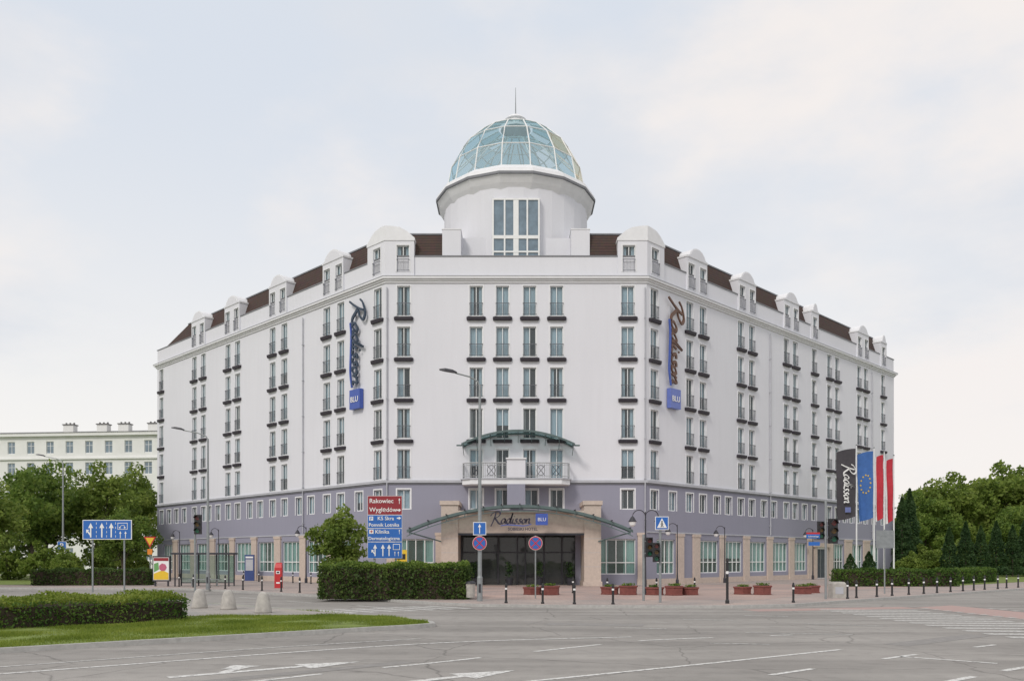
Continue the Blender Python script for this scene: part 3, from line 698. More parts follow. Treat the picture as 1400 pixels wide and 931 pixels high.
for i in range(13):
    y=35.0-i*1.02; strip([(12.6+.05*i,y),(16.4+.05*i,y-.35)],.48,M_PAINTW)
g.face([(17.2,36.5,.005),(19.6,38.2,.005),(20.8,20,.005),(18.2,20,.005)],M_REDP)
for i in range(20):
    for x in (17.15,19.9): y=36-i*.8; g.face([(x+i*.05,y,.009),(x+.3+i*.05,y,.009),(x+.3+i*.05,y-.4,.009),(x+i*.05,y-.4,.009)],M_PAINTW)
strip([(9.6,34.5),(17,34.9+1.6)],1.3,M_REDP,.004)
dashed([(-5,36),(-10,41),(-20,50),(-40,54)],.13,3,3)
strip([(-30,56.4),(-17,52.2),(-10,45.2)],.12,M_PAINTW)
structure(g.obj('road_marking'))
g=MB(); M_PATCH=mat('fresh_asphalt',(.26,.25,.24),.9,.15,4,bump=.3,bscale=90)
for P in ([(1,27),(4,26.3),(4.3,27.4),(1.2,28)],[(-6,37),(-3.4,35.3),(-3,35.9),(-5.6,37.7)],[(9.5,20.5),(13,23.2),(12.6,23.7),(9.1,21)],[(-6,13.6),(-2.0,17.2),(-2.25,17.5),(-6.25,13.9)]): g.face([(x,y,.0035) for x,y in P],M_PATCH)
structure(g.obj('road_patches'))
# ------------------------------------------------------------------ vegetation
def rv(): 
    while True:
        v=Vector((random.uniform(-1,1),random.uniform(-1,1),random.uniform(-1,1)))
        if .05<v.length<1: return v
def leaf(V,F,p,s):
    a=rv().normalized()*s; b=a.cross(rv()).normalized()*s*.6; n=len(V)
    V+=[p-a,p-b,p+a,p+b]; F.append((n,n+1,n+2,n+3))
def leafobj(name,V,F,mt,parent=None,Mx=None):
    me=bpy.data.meshes.new(name); me.from_pydata([tuple(v) for v in V],[],F); me.materials.append(mt); me.update()
    return mkobj(name,me,parent,Mx)
def crown(h0,h1,rad_,n,ls,clumps=60):
    V=[];F=[]; hc=(h0+h1)/2; hh=(h1-h0)/2; cs=[]
    for i in range(clumps):
        d=rv().normalized(); k=random.uniform(.35,1.0)
        wob=1+.2*math.sin(3*math.atan2(d.y,d.x)+2*d.z+h1)
        wide=1.0 if d.z<.2 else 1-.25*d.z
        cs.append((Vector((d.x*rad_*k*wob*wide,d.y*rad_*k*wob*wide,hc+d.z*hh*k*random.uniform(.85,1.1))),rad_*random.uniform(.13,.33)))
    cs.append((Vector((0,0,hc)),rad_*.5))
    tot=sum(c[1]**2 for c in cs)
    for c,r in cs:
        for _ in range(int(n*r*r/tot)):
            d=rv(); d=d.normalized()*(d.length**.5)*random.choice((1,1,1,1.25)); leaf(V,F,c+Vector((d.x*r,d.y*r,d.z*r*.75)),ls*random.uniform(.6,1.3))
    return V,F,cs
def tree_proto(h,rad_,n,ls,mt,base,tr,cl=60):
    V,F,cs=crown(base,h,rad_,n,ls,cl)
    t=MB(); pts=[(0,0,0),(.06,.02,h*.15),(-.05,.05,h*.35),(.05,0,h*.6)]; t.tube(pts,tr,8,M_BARK,tr*.45)
    for c,r in random.sample(cs,min(16,len(cs))):
        z0=random.uniform(.2,.5)*h; s=Vector((0,0,z0)); mid=s.lerp(c,.5)+Vector((0,0,-.05*h)); t.tube([s,mid,c],tr*.35,5,M_BARK,tr*.08)
    return V,F,t,mt
def place_proto(pr,x,y,z,sc,rz,label,cat='tree',group=None,name='tree'):
    if 'objs' not in pr:
        V,F,t,mt=pr['d']; r=root(name,(x,y,z),label,cat,group,rz); t.obj('trunk',r); leafobj('crown',V,F,mt,r); r.scale=sc; pr['objs']=r; return r
    c=dup(pr['objs'],(x,y,z),rz,sc); c['label']=label; c['category']=cat; c.name=name
    if group: c['group']=group
    return c
P1={'d':tree_proto(11,4.2,11000,.2,M_LEAF,1.6,.22)}; P2={'d':tree_proto(12,3.8,9500,.2,M_LEAFL,1.8,.22)}; P3={'d':tree_proto(14,6,14000,.27,M_LEAFL,1.6,.3,80)}
PS={'d':tree_proto(3.0,2.0,3500,.14,M_LEAFL,.1,.06,30)}
gl='street trees beside the hotel'; gr='park trees beyond the hotel'
place_proto(P1,-46,82,.1,(1,1,1),0,'broad leafy green street tree with dense crown','tree',gl)
place_proto(P2,-42.7,88,.1,(1,1,1.0),1,'tall light green tree near the hotel wall','tree',gl)
place_proto(P1,-50,92,.1,(1,1,1.05),2.2,'broad leafy green street tree with dense crown','tree',gl)
place_proto(P2,-43.0,98,.1,(.9,.9,1.08),3,'tall light green tree near the hotel wall','tree',gl)
place_proto(P1,-57,90,.1,(1,1,1.05),4,'broad leafy green street tree with dense crown','tree',gl)
place_proto(P2,-37.5,60.5,.1,(.75,.75,.68),5,'small leafy tree beside the road verge','tree',gl)
place_proto(P1,-35.5,78,.1,(.55,.55,.58),1.4,'small round leafy tree beside the hedge','tree',gl)
place_proto(P2,-51,80,.1,(.8,.8,.78),2.6,'medium light green tree behind the hedge','tree',gl)
for i,(x,y,s) in enumerate(((-38.5,74,1),(-42,77,1.2),(-46,78,1.1),(-36,82,.9),(-50,77,1.2),(-40,86,1.3),(-55,82,1.3))): place_proto(PS,x,y,.1,(s,s,s),i*.9,'rounded leafy shrub under the street trees','shrub','shrubs under the street trees','shrub')
place_proto(P3,60,118,.0,(1,1,1.0),0,'large light green park tree','tree',gr)
place_proto(P3,69,120,.0,(1.1,1.1,1.12),1.5,'very large light green park tree with wide crown','tree',gr)
place_proto(P1,54,112,.0,(1.0,1.0,.95),3,'mid green park tree with rounded crown','tree',gr)
place_proto(P3,76,128,.0,(1.1,1.1,1.12),4,'large light green park tree','tree',gr)
place_proto(P2,51.5,125,.0,(1,1,1.1),2,'light green park tree with rounded crown','tree',gr)
place_proto(P1,63,106,.0,(1.0,1.0,.82),5,'mid green park tree with rounded crown','tree',gr)
place_proto(P3,84,122,.0,(1.1,1.1,1.1),2.7,'large light green park tree','tree',gr)
for i,(x,y,s) in enumerate(((47,97,1.2),(52,99,1.4),(57,100,1.2),(62,100,1.4),(43,92,.9))): place_proto(PS,x,y,.1,(s,s,s),i*1.1,'rounded leafy shrub among the park trees','shrub','shrubs among the park trees','shrub')
P4={'d':tree_proto(4.9,1.75,6500,.1,M_LEAFL,.7,.07,50)}
place_proto(P4,-9.3,45.8,.12,(1,1,1),0,'small light green tree behind the clipped hedge','tree')
# conifers
def conifer(h,r,n,ls):
    V=[];F=[]
    for _ in range(n):
        z=random.random()**1.25; rr=r*(1-z)**.75*(.75+.25*random.random())*(1+.15*math.sin(z*25)); a=random.random()*6.283
        leaf(V,F,Vector((rr*math.cos(a),rr*math.sin(a),.25+z*(h-.25))),ls)
    t=MB(); t.tube([(0,0,0),(0,0,h*.7)],.1,6,M_BARK,.03); return V,F,t,M_CONI
P5={'d':conifer(6.2,1.15,3200,.13)}
for i,(x,y,s) in enumerate(((46.5,91,.9),(48.5,91.5,1),(50.4,92,.93),(52.4,92.6,1.02),(54.4,93,.95),(56.3,94,1.05),(58.3,95,1),(44.2,97,1.25),(46,99,1.4),(43.6,101,1.1))):
    place_proto(P5,x,y,.1,(s*1.1,s*1.1,s*(1.15 if i>6 else .95)),i*1.3,'dark green columnar conifer on the lawn','conifer','columnar conifers on the lawn','conifer_tree')
P6={'d':conifer(2.3,.8,1500,.09)}
for i,(x,y,s) in enumerate(((25.5,64.5,1),(27,65.2,.85),(29.2,70,1.1))): place_proto(P6,x,y,.12,(s,s,s),i,'low dark conifer shrub by the flagpoles','shrub','conifer shrubs by the flagpoles','conifer_shrub')
def hedge(x,y,L,D,H,rz,n,ls,label,mt=M_HEDGE,top=None,z=.12,group=None,rough=.07):
    r=root('hedge',(x,y,z),label,'hedge',group,rz)
    c=MB(); c.box(-L/2+.12,L/2-.12,-D/2+.12,D/2-.12,0,H-.14,M_SOIL); c.obj('branches',r)
    V=[];F=[];V2=[];F2=[]
    A=[L*H,L*H,D*H,D*H,L*D]
    for _ in range(n):
        k=random.choices(range(5),A)[0]; e=random.uniform(-rough*1.8,rough)
        a,b=random.uniform(-.5,.5),random.random()
        bump=.05*math.sin(a*L*2.3)+.04*math.sin(a*L*5.1+b*4)
        if k==0: p=Vector((a*L,-D/2-e-bump,b*H))
        elif k==1: p=Vector((a*L,D/2+e+bump,b*H))
        elif k==2: p=Vector((-L/2-e-bump,a*D,b*H))
        elif k==3: p=Vector((L/2+e+bump,a*D,b*H))
        else: p=Vector((a*L,(b-.5)*D,H+e+bump*1.2))
        if k==4 and top: leaf(V2,F2,p+Vector((0,0,random.random()*.08)),ls)
        else: leaf(V,F,p,ls*random.uniform(.6,1.3))
    leafobj('leaves',V,F,mt,r)
    if top: leafobj('top_growth',V2,F2,top,r)
    return r
hedge(-5.75,42.3,7.2,1.9,1.62,R(-3),15000,.075,'long clipped dark green hedge beside the road signs',M_HEDGE,M_LEAF,rough=.1)
hedge(-16.5,24.05,13.6,3.0,.72,R(40.5),26000,.05,'low wide clipped hedge on the grassy island',M_HEDGEN,M_GRASSB)
hedge(-31,63.5,8.4,1.6,1.15,R(3),5500,.09,'clipped hedge along the far side of the road')
hedge(27.3,61.0,8.6,1.5,1.15,R(2),6000,.09,'clipped hedge bordering the lawn by the flagpoles',M_HEDGEN)
hedge(37,69.5,9,1.5,1.1,R(43),4000,.1,'clipped hedge along the lawn edge',M_HEDGEN)
# woodland
V=[];F=[]
for xa,xb,ya,h in ((-160,-46,150,8),(46,210,165,12)):
    for _ in range(15000):
        x=random.uniform(xa,xb); hh=h*(.75+.2*math.sin(x*.17)+.12*math.sin(x*.43)); z=hh*(random.random()**.6)
        leaf(V,F,Vector((x,ya+random.uniform(-5,5)*(1-z/hh*.6),z)),.6)
o=leafobj('distant_woodland',V,F,M_LEAF); o['kind']='stuff'
# grass blades
def inpoly(x,y,P):
    c=False; n=len(P)
    for i in range(n):
        (x1,y1),(x2,y2)=P[i],P[(i+1)%n]
        if (y1>y)!=(y2>y) and x<(x2-x1)*(y-y1)/(y2-y1)+x1: c=not c
    return c
V=[];F=[]
from mathutils import noise as mn
while len(F)<70000:
    x=random.uniform(-18,-1.9); y=random.uniform(13.5,33)
    if x/y<-.66 or not inpoly(x,y,ISL) or inpoly(x,y,PIS): continue
    if not all(inpoly(x+dx,y+dy,ISL) for dx,dy in ((.2,0),(-.2,0),(0,.2),(0,-.2))): continue
    dn=mn.noise(Vector((x*.7,y*.7,0)))
    if random.random()>.6+dn: continue
    h=random.uniform(.03,.09)*(1+dn*.9); a=random.random()*6.28; w=.009; l=random.uniform(-.03,.03)
    n=len(V); V+=[Vector((x-w*math.cos(a),y-w*math.sin(a),.118)),Vector((x+w*math.cos(a),y+w*math.sin(a),.118)),Vector((x+l,y+l*math.cos(a),.118+h))]; F.append((n,n+1,n+2))
o=leafobj('grass',V,F,M_GRASSB); o['kind']='stuff'
# ------------------------------------------------------------------ neighbouring building
AH=22.6; ST=3.5
ab=root('apartment_building',(-79,141,0),'off-white six-storey apartment block with dark low roof and chimneys','building',None,R(-6))
w=MB(); hs=[]
for i in range(13):
    for j in range(6): hs.append((1.6+i*3.4,2.9+i*3.4,1.8+j*ST,3.8+j*ST))
wallmb(w,T(-23,0,0),46,0,AH,hs,split=0,m1=M_CREAM,m0=M_CREAM)
w.face([(23,0,0),(23,14,0),(23,14,AH),(23,0,AH)],M_CREAM); w.face([(-23,0,0),(-23,14,0),(-23,14,AH),(-23,0,AH)],M_CREAM); w.face([(-23,14,0),(23,14,0),(23,14,AH),(-23,14,AH)],M_CREAM)
w.box(-23.2,23.2,-.3,0,18.3,18.55,M_CREAM); w.box(-23.5,23.5,-.6,.0,AH-.5,AH,M_CREAM); w.obj('wall',ab)
w=MB(); w.loft([[(-23.6,-.7,AH),(23.6,-.7,AH),(23.6,14.7,AH),(-23.6,14.7,AH)],[(-20,6,AH+1.2),(20,6,AH+1.2),(20,8,AH+1.2),(-20,8,AH+1.2)]],M_ROOFZ); w.obj('roof',ab)
wt=MB(); wt.box(-.65,.65,.15,.22,0,.08,M_FRAME); wt.box(-.65,.65,.15,.22,1.92,2.0,M_FRAME)
for x in (-.65,-.035,.58): wt.box(x,x+.07,.15,.22,.08,1.92,M_FRAME)
wt.box(-.58,.58,.155,.215,1.25,1.31,M_FRAME); wt.face([(-.6,.19,.05),(.6,.19,.05),(.6,.19,1.95),(-.6,.19,1.95)],M_BGL); mw=wt.mesh('window')
for a,b,c_,d_ in hs: mkobj('window',mw,ab,T((a+b)/2-23,0,c_))
for x in (4,10.0,13.8,19.0):
    c=MB(); c.box(x-.9,x+.9,3.4,4.6,AH+.3,AH+1.9,M_CREAM); c.box(x-1.0,x+1.0,3.25,4.75,AH+1.903,AH+2.05,M_ROOFZ)
    for k in (-.7,0,.7): c.tube([(x+k,4,AH+2.05),(x+k,4,AH+2.35)],.14,6,M_ROOFZ)
    c.obj('chimney',ab)
ab2=root('apartment_wing',(-70,158,0),'off-white apartment wing set back behind the trees','building',None,R(8))
w=MB(); hs=[(1.6+i*3.4,2.9+i*3.4,1.8+j*ST,3.8+j*ST) for i in range(7) for j in range(6)]
wallmb(w,T(-12,0,0),25,0,23.5,hs,split=0,m1=M_CREAM,m0=M_CREAM); w.face([(13,0,0),(13,12,0),(13,12,23.5),(13,0,23.5)],M_CREAM); w.face([(-12,0,0),(-12,12,0),(-12,12,23.5),(-12,0,23.5)],M_CREAM)
w.box(-12.4,13.4,-.5,12,23.5,24.0,M_ROOFZ); w.obj('wall',ab2)
for a,b,c_,d_ in hs: mkobj('window',mw,ab2,T((a+b)/2-12,0,c_))
# ------------------------------------------------------------------ street furniture
def street_lamp(x,y,h,ar,label,z=.12,rise=.55,sgn=-1):
    r=root('street_lamp',(x,y,z),label,'street lamp','tall street lamps')
    c=MB(); c.revolve([(.13,0),(.13,1.1),(.1,1.15),(.055,h)],12,M_STEEL); c.box(-.05,.05,-.135,-.12,.4,.8,M_DARK); c.obj('pole',r,smooth=False)
    c=MB(); c.tube([(0,0,h-.1),(sgn*.1,0,h+.15),(sgn*ar*.4,0,h+.15+rise*.4),(sgn*ar,0,h+rise)],.035,8,M_STEEL); c.obj('arm',r)
    c=MB(); c.loft([[(sgn*(ar+t),w_,h+rise+zz+t*.18) for w_,zz in ((-ww,0),(ww,0),(ww*.7,hh),(-ww*.7,hh))] for t,ww,hh in ((-.1,.05,.06),(.1,.13,.12),(.45,.15,.12),(.72,.07,.05))],M_DARK); c.obj('lamp_head',r)
    return r
l1=street_lamp(-1.49,39.6,10.0,1.15,'tall grey steel street lamp with traffic signs on pole')
street_lamp(-19.4,54.6,9.6,1.6,'tall grey steel street lamp near the bus shelter')
l3=street_lamp(-40.4,77,10.6,1.7,'tall grey steel street lamp with parking signs')
def arrow_up(mb,cx,cz,s,mt,y=-.03,bend=0):
    P=[(-.09,-1),(.09,-1),(.09,.3),(.34,.3),(0,1),(-.34,.3),(-.09,.3)]
    mb.extr([(cx+a*s,cz+b*s) for a,b in P],y,y+.012,mt)
    if bend:
        Q=[(-.09,-.75),(-.09,-.45),(-.35,-.1),(-.2,0.05),(-.62,.1),(-.62,-.42),(-.47,-.27)]
        mb.extr([(cx-bend*a*s,cz+b*s) for a,b in Q],y+.002,y+.014,mt)
def plate(parent,x,z,w,h,mt,border=M_WHITE,y=-.12,name='sign_panel'):
    c=MB(); c.box(x-w/2,x+w/2,y,y+.03,z-h/2,z+h/2,border); c.box(x-w/2+.03,x+w/2-.03,y-.006,y+.02,z-h/2+.03,z+h/2-.03,mt); c.box(x-.05,x+.05,y+.03,.02,z-.05,z+.05,M_STEEL)
    return c
c=plate(l1,0,3.35,.6,.6,M_BLUE,y=-.2); arrow_up(c,0,3.35,.22,M_WHITE,-.225); c.obj('one_way_sign',l1)
def round_sign(parent,x,z,r,y=-.2,cross=True,mt=M_BLUE,ring=M_RED,name='round_sign'):
    c=MB(); c.disc(x,z,r,y,24,M_WHITE,y+.03); c.disc(x,z,r*.96,y-.004,24,ring,y+.015); c.disc(x,z,r*.82,y-.008,24,mt,y+.01)
    if cross:
        for s in ((1,1),(1,-1)):
            d=Vector((s[0],s[1])).normalized(); q=Vector((-d.y,d.x))*r*.075; P=[d*r*.82+q,-d*r*.82+q,-d*r*.82-q,d*r*.82-q]
            yy=y-.014 if s[1]>0 else y-.017
            c.extr([(x+p.x,z+p.y) for p in P],yy,yy+.008,ring)
    c.box(x-.04,x+.04,y+.03,.02,z-.04,z+.04,M_STEEL); return c.obj(name,parent)
round_sign(l1,0,2.68,.33)
c=plate(l3,0,3.1,.8,.8,M_BLUE,y=-.2); c.obj('parking_sign',l3); text('P',.7,M_WHITE,l3,T(0,-.24,2.86)); c=plate(l3,0,2.2,.7,.45,M_ORG,M_BLACK,y=-.2); c.obj('sub_sign',l3)
def post(parent,x,h,r=.04,mt=M_STEEL,y=0,n=8):
    c=MB(); c.tube([(x,y,0),(x,y,h)],r,n,mt); return c.obj('post',parent)
# lane board on two posts
s=root('direction_sign',(-23.6,50,.12),'blue lane direction board with white arrows on two posts','road sign')
post(s,-.9,4.25,.05); post(s,.95,4.25,.05)
c=MB(); c.box(-1.43,1.43,-.12,-.07,3.08,4.22,M_WHITE); c.box(-1.39,1.39,-.127,-.08,3.12,4.18,M_BLUE); c.obj('sign_panel',s)
c=MB(); arrow_up(c,-.95,3.62,.42,M_WHITE,-.142,bend=-1); arrow_up(c,-.3,3.62,.42,M_WHITE,-.142); arrow_up(c,.25,3.62,.42,M_WHITE,-.142)
c.box(.62,1.2,-.142,-.13,3.66,4.05,M_WHITE); c.box(.65,1.17,-.148,-.135,3.69,4.02,M_BLUE); arrow_up(c,.78,3.36,.2,M_WHITE,-.145); arrow_up(c,1.08,3.36,.2,M_WHITE,-.145)
for x in (-.62,-.02,.5): 
    for k in range(4): c.box(x-.012,x+.012,-.14,-.13,3.2+k*.25,3.33+k*.25,M_WHITE)
c.tube([(.75,-.155,3.75),(.85,-.155,3.9),(1.0,-.155,3.9),(1.05,-.155,3.75)],.018,4,M_WHITE); c.disc(.76,3.77,.05,-.155,10,M_WHITE); c.disc(1.04,3.77,.05,-.155,10,M_WHITE)
c.obj('arrows',s)
# big direction sign
s=root('direction_sign',(-6.55,44.2,.12),'tall blue and maroon district direction sign with arrows','road sign')
post(s,-.55,5.2,.06); post(s,.55,5.2,.06)
W=.89
def pan(z0,z1,mt):
    c=MB(); c.box(-W,W,-.12,-.08,z0,z1,M_WHITE); c.box(-W+.015,W-.015,-.127,-.09,z0+.015,z1-.015,mt); c.obj('sign_panel',s)
pan(4.22,5.2,M_MAROON); pan(3.53,4.21,M_BLUE); pan(2.84,3.52,M_BLUE); pan(1.98,2.82,M_BLUE)
def tx(b,z,x=-.78,sz=.27): text(b,sz,M_WHITE,s,T(x,-.135,z),'LEFT',bold=.003)
tx('Rakowiec',4.83,-.8,.32); tx('Wyględów',4.38,-.8,.32); tx('KS Skra',3.95,-.38,.27); tx('Pomnik Lotnika',3.62,-.83,.25); tx('Klinika',3.26,-.5,.27); tx('Dermatologiczna',2.93,-.85,.235)
c=MB(); arrow_up(c,.75,4.93,.15,M_WHITE,-.14); arrow_up(c,.75,3.35,.12,M_WHITE,-.14)
for zz in (4.05,4.46): c.extr([(.62,zz-.03),(.72,zz-.03),(.72,zz-.09),(.84,zz),(.72,zz+.09),(.72,zz+.03),(.62,zz+.03)],-.14,-.128,M_WHITE)
c.box(-.8,-.6,-.14,-.128,3.93,4.13,M_WHITE); c.box(-.8,-.58,-.14,-.128,3.25,3.46,M_WHITE)
c.box(-.71,-.67,-.146,-.13,3.29,3.43,M_RED); c.box(-.76,-.62,-.146,-.13,3.34,3.38,M_RED)
arrow_up(c,-.5,2.4,.3,M_WHITE,-.14,bend=-1); arrow_up(c,-.1,2.4,.3,M_WHITE,-.14); arrow_up(c,.22,2.4,.3,M_WHITE,-.14)
c.box(.42,.78,-.14,-.13,2.42,2.72,M_WHITE); c.box(.45,.75,-.145,-.13,2.45,2.69,M_BLUE); arrow_up(c,.52,2.22,.12,M_WHITE,-.14); arrow_up(c,.7,2.22,.12,M_WHITE,-.14)
c.obj('arrows',s); text('P',.22,M_BLUE,s,T(-.7,-.142,3.95))
# traffic lights
LENS=[mat('red_lens',(.13,.02,.02),.25),mat('amber_lens',(.13,.07,.01),.25),mat('green_lens',(.01,.13,.07),.25)]
def signal(parent,x,z,s=1,y=-.2):
    c=MB(); w=.16*s
    c.box(x-w,x+w,y,y+.2*s,z-.48*s,z+.48*s,M_BLACK)
    o=c.obj('signal_head',parent)
    for k,m in enumerate(LENS):
        zz=z+(.31-.31*k)*s; c=MB(); c.disc(x,zz,.1*s,y-.012,14,m,y); 
        P=[(x+.125*s*math.cos(R(a)),zz+.125*s*math.sin(R(a))) for a in range(-10,200,21)]
        for (a,b),(a2,b2) in zip(P,P[1:]): c.face([(a,y-.18*s,b),(a2,y-.18*s,b2),(a2,y,b2),(a,y,b)],M_BLACK)
        c.obj('lens',o)
def tlight(x,y,h,hx,hz,label,s=1.15,board=True):
    r=root('traffic_light',(x,y,.12),label,'traffic light','traffic lights on poles')
    post(r,0,h,.06,M_STEEL); signal(r,hx,hz,s); c=MB(); c.box(min(0,hx),max(0,hx),-.06,-.02,hz-.3,hz-.26,M_STEEL); c.box(min(0,hx),max(0,hx),-.06,-.02,hz+.26,hz+.3,M_STEEL); c.obj('bracket',r); return r
tlight(-18.0,48.6,4.6,.2,3.9,'black traffic signal on grey pole by crossing')
t2=tlight(15.25,41.6,4.8,.32,3.3,'black traffic signal with small street plates',1.25)
c=MB(); c.box(-.95,-.3,-.05,-.02,2.95,3.15,M_BLUE); c.box(-.95,-.3,-.053,-.02,3.153,3.24,M_RED); c.obj('street_plate',t2)
c=MB(); c.box(-.85,-.3,-.05,-.02,2.6,2.78,M_BLUE); c.obj('street_plate',t2)
text('Sobieskiego',.11,M_WHITE,t2,T(-.62,-.07,3.01)); signal(t2,-.18,3.35,.9,y=.1)
t3=tlight(6.15,40.0,3.1,.25,2.5,'small black pedestrian signal on grey pole',.95)
t4=tlight(6.65,38.4,3.9,-.2,2.25,'blue pedestrian crossing sign above black signal',.9)
c=plate(t4,.05,3.55,.6,.6,M_BLUE,y=-.15); c.extr([(-.17,3.34),(.27,3.34),(.05,3.78)],-.17,-.155,M_WHITE)
c.disc(.05,3.62,.035,-.178,8,M_BLACK); c.tube([(.05,-.18,3.58),(.05,-.18,3.48),(.11,-.18,3.38)],.016,4,M_BLACK); c.tube([(.05,-.18,3.48),(0,-.18,3.38)],.016,4,M_BLACK); c.tube([(-.01,-.18,3.5),(.05,-.18,3.56),(.11,-.18,3.5)],.012,4,M_BLACK); c.obj('crossing_sign',t4)
s=root('round_traffic_sign',(1.15,42.0,.12),'round blue no-stopping sign on slim post','road sign'); post(s,0,3.1,.035); round_sign(s,0,2.72,.34,cross=True)
s=root('yield_sign',(-29.6,70,.12),'yellow and red triangular yield sign on post','road sign'); post(s,0,3.8,.04)
c=MB(); c.extr([(0,2.85),(.5,3.75),(-.5,3.75)],-.06,-.04,M_RED); c.extr([(0,3.03),(.35,3.66),(-.35,3.66)],-.068,-.055,M_YEL); c.obj('sign_panel',s)
c=MB(); c.box(-.2,.2,-.06,-.04,2.3,2.75,M_ORG); c.obj('sub_sign',s)
s=root('sign_back',(20.9,48,.12),'grey back of a square road sign on post','road sign'); post(s,0,3.6,.04); c=MB(); c.box(-.5,.5,-.06,-.03,2.55,3.55,M_STEEL); c.box(-.45,.45,-.075,-.06,2.8,2.86,M_STEEL); c.box(-.45,.45,-.075,-.06,3.25,3.31,M_STEEL); c.obj('sign_panel',s)
# ornamental lamps
def crook(mb,sx,h,mt=M_DARK):
    P=[(0,0,h-.7)]+[(sx*(.35-.35*math.cos(R(a))),0,h-.35+.35*math.sin(R(a))) for a in range(0,181,22)]
    mb.tube(P,.028,6,mt)
def ornlamp(x,y,h,double,label):
    r=root('ornamental_lamp',(x,y,.12),label,'lamp post','ornamental lamp posts at the hotel')
    c=MB(); c.revolve([(.12,0),(.12,.35),(.07,.45),(.05,.9),(.035,h-.6),(.03,h-.1)],10,M_DARK); c.obj('pole',r)
    for sx in ((-1,1) if double else (-1,)):
        c=MB(); crook(c,sx,h); c.obj('arm',r)
        c=MB(); c.revolve([(.03,h-.32),(.1,h-.4),(.23,h-.62),(.22,h-.64)],12,M_DARK,c=(sx*.7,0)); c.revolve([(.2,h-.64),(.15,h-.82),(.06,h-.9)],12,M_WHITE,c=(sx*.7,0)); c.obj('lamp_shade',r)
ornlamp(7.25,46.5,4.6,True,'black double-arm ornamental lamp post')
for x,y,h in ((-16.6,69,4.6),(-27.6,80.5,4.8),(-33.6,86.5,4.8),(12.4,64.2,4.6),(17.2,69.2,4.6),(28.3,80.5,4.8)): ornlamp(x,y,h,False,'black shepherd crook lamp post beside hotel wall')
# bollards
r=root('bollard',(-.26,37.9,.12),'black metal bollard with pale band on the kerb','bollard','black bollards along the kerb')
c=MB(); c.revolve([(.075,0),(.075,.06),(.05,.1),(.05,.72),(.065,.74),(.065,.78),(.05,.8),(.04,.87),(.015,.9)],10,M_BLACK); c.obj('shaft',r); c=MB(); c.revolve([(.054,.6),(.054,.68)],10,M_WHITE); c.obj('band',r)
pos=[(1.27,37.4),(2.75,37.0),(4.33,36.9),(12.7,38.4),(16.5,42.0),(5.3,48.0),(8.0,47.8),(10.5,49),(3.4,48.6)]
for i in range(17): pos.append((17.3+i*1.42,42.8+i*1.28))
for i in range(9): pos.append((-10.6-i*1.6,47.9+i*1.52))
for i in range(8): pos.append((-12-i*1.9,63.2+i*1.9))
for x,y in pos: dup(r,(x+random.uniform(-.08,.08),y,.12))
s=root('tall_post',(9.46,37.6,.12),'tall slim black post with rounded top on pavement','post'); c=MB(); c.revolve([(.09,0),(.09,.12),(.06,.18),(.055,1.85),(.075,1.88),(.05,1.98),(.01,2.0)],10,M_BLACK); c.obj('shaft',s); c=MB(); c.revolve([(.06,1.3),(.06,1.42)],10,M_WHITE); c.obj('band',s)
cc=None
for x,y in ((-12.45,34.1),(-11.0,33.2),(-9.04,31.1)):
    if cc is None:
        c=MB(); c.revolve([(.31,0),(.31,.06),(.27,.3),(.22,.55),(.17,.68),(.09,.75),(.02,.765)],16,M_CONC); cc=c.obj('concrete_bollard',smooth=True); cc.location=(x,y,.126); tag(cc,'squat rounded concrete bollard on island paving','bollard','concrete bollards on the island')
    else: dup(cc,(x,y,.126))
# planters
def planter(x,y,k,label):
    r=root('planter',(x,y,.124),label,'planter','red planters on the forecourt')
    c=MB(); V=[];F=[]
    for i in range(k):
        cx=(i-(k-1)/2)*.95; cy=.25*(-1)**i; h=.42+.08*(i%2)
        c.revolve([(.52,0),(.54,.06),(.5,.08),(.52,h-.1),(.57,h-.08),(.57,h),(.44,h)],6,M_BRICKR,c=(cx,cy),ph=.3); c.revolve([(.44,h-.02),(.43,h+.01)],6,M_SOIL,c=(cx,cy),ph=.3)
        for _ in range(70): a=random.random()*6.28; q=random.random()*.36; leaf(V,F,Vector((cx+q*math.cos(a),cy+q*math.sin(a),h+.02+random.random()*.1)),.06)
    c.obj('tub',r); leafobj('flowers',V,F,M_LEAF,r)
for x,y,k in ((1.6,46.6,2),(5.85,46.8,2),(8.7,46.2,3),(13.2,47,2),(17.2,49,1),(16.2,47.5,1)): planter(x,y,k,'low hexagonal brick-red planters with small plants')
s=root('concrete_block',(16.4,43.2,.12),'pale concrete roadside block with chamfered top','block'); c=MB(); c.loft([[(-a,-a,z),(a,-a,z),(a,a,z),(-a,a,z)] for a,z in ((.34,0),(.34,.7),(.28,.8))],M_CONC); c.obj('body',s); c=MB(); c.box(-.2,.2,-.35,-.34,.2,.55,M_TRIMG); c.obj('plate',s)
s=root('litter_bin',(-2.0,41.2,.12),'small grey litter bin beside the lamp post','bin'); c=MB(); c.revolve([(.2,.1),(.24,.75),(.26,.76)],12,M_CONC); c.obj('body',s); c=MB(); c.revolve([(.27,.76),(.25,.84),(.1,.9)],12,M_DARK); c.obj('lid',s)
s=root('parking_meter',(-15.6,57.2,.12),'slim red parking ticket machine on pavement','parking meter'); c=MB(); c.box(-.24,.24,-.15,.15,0,1.35,M_RED); c.loft([[(-.24,-.15,1.353),(.24,-.15,1.353),(.24,.15,1.353),(-.24,.15,1.353)],[(-.2,-.02,1.62),(.2,-.02,1.62),(.2,.15,1.7),(-.2,.15,1.7)]],M_RED); c.obj('body',s)
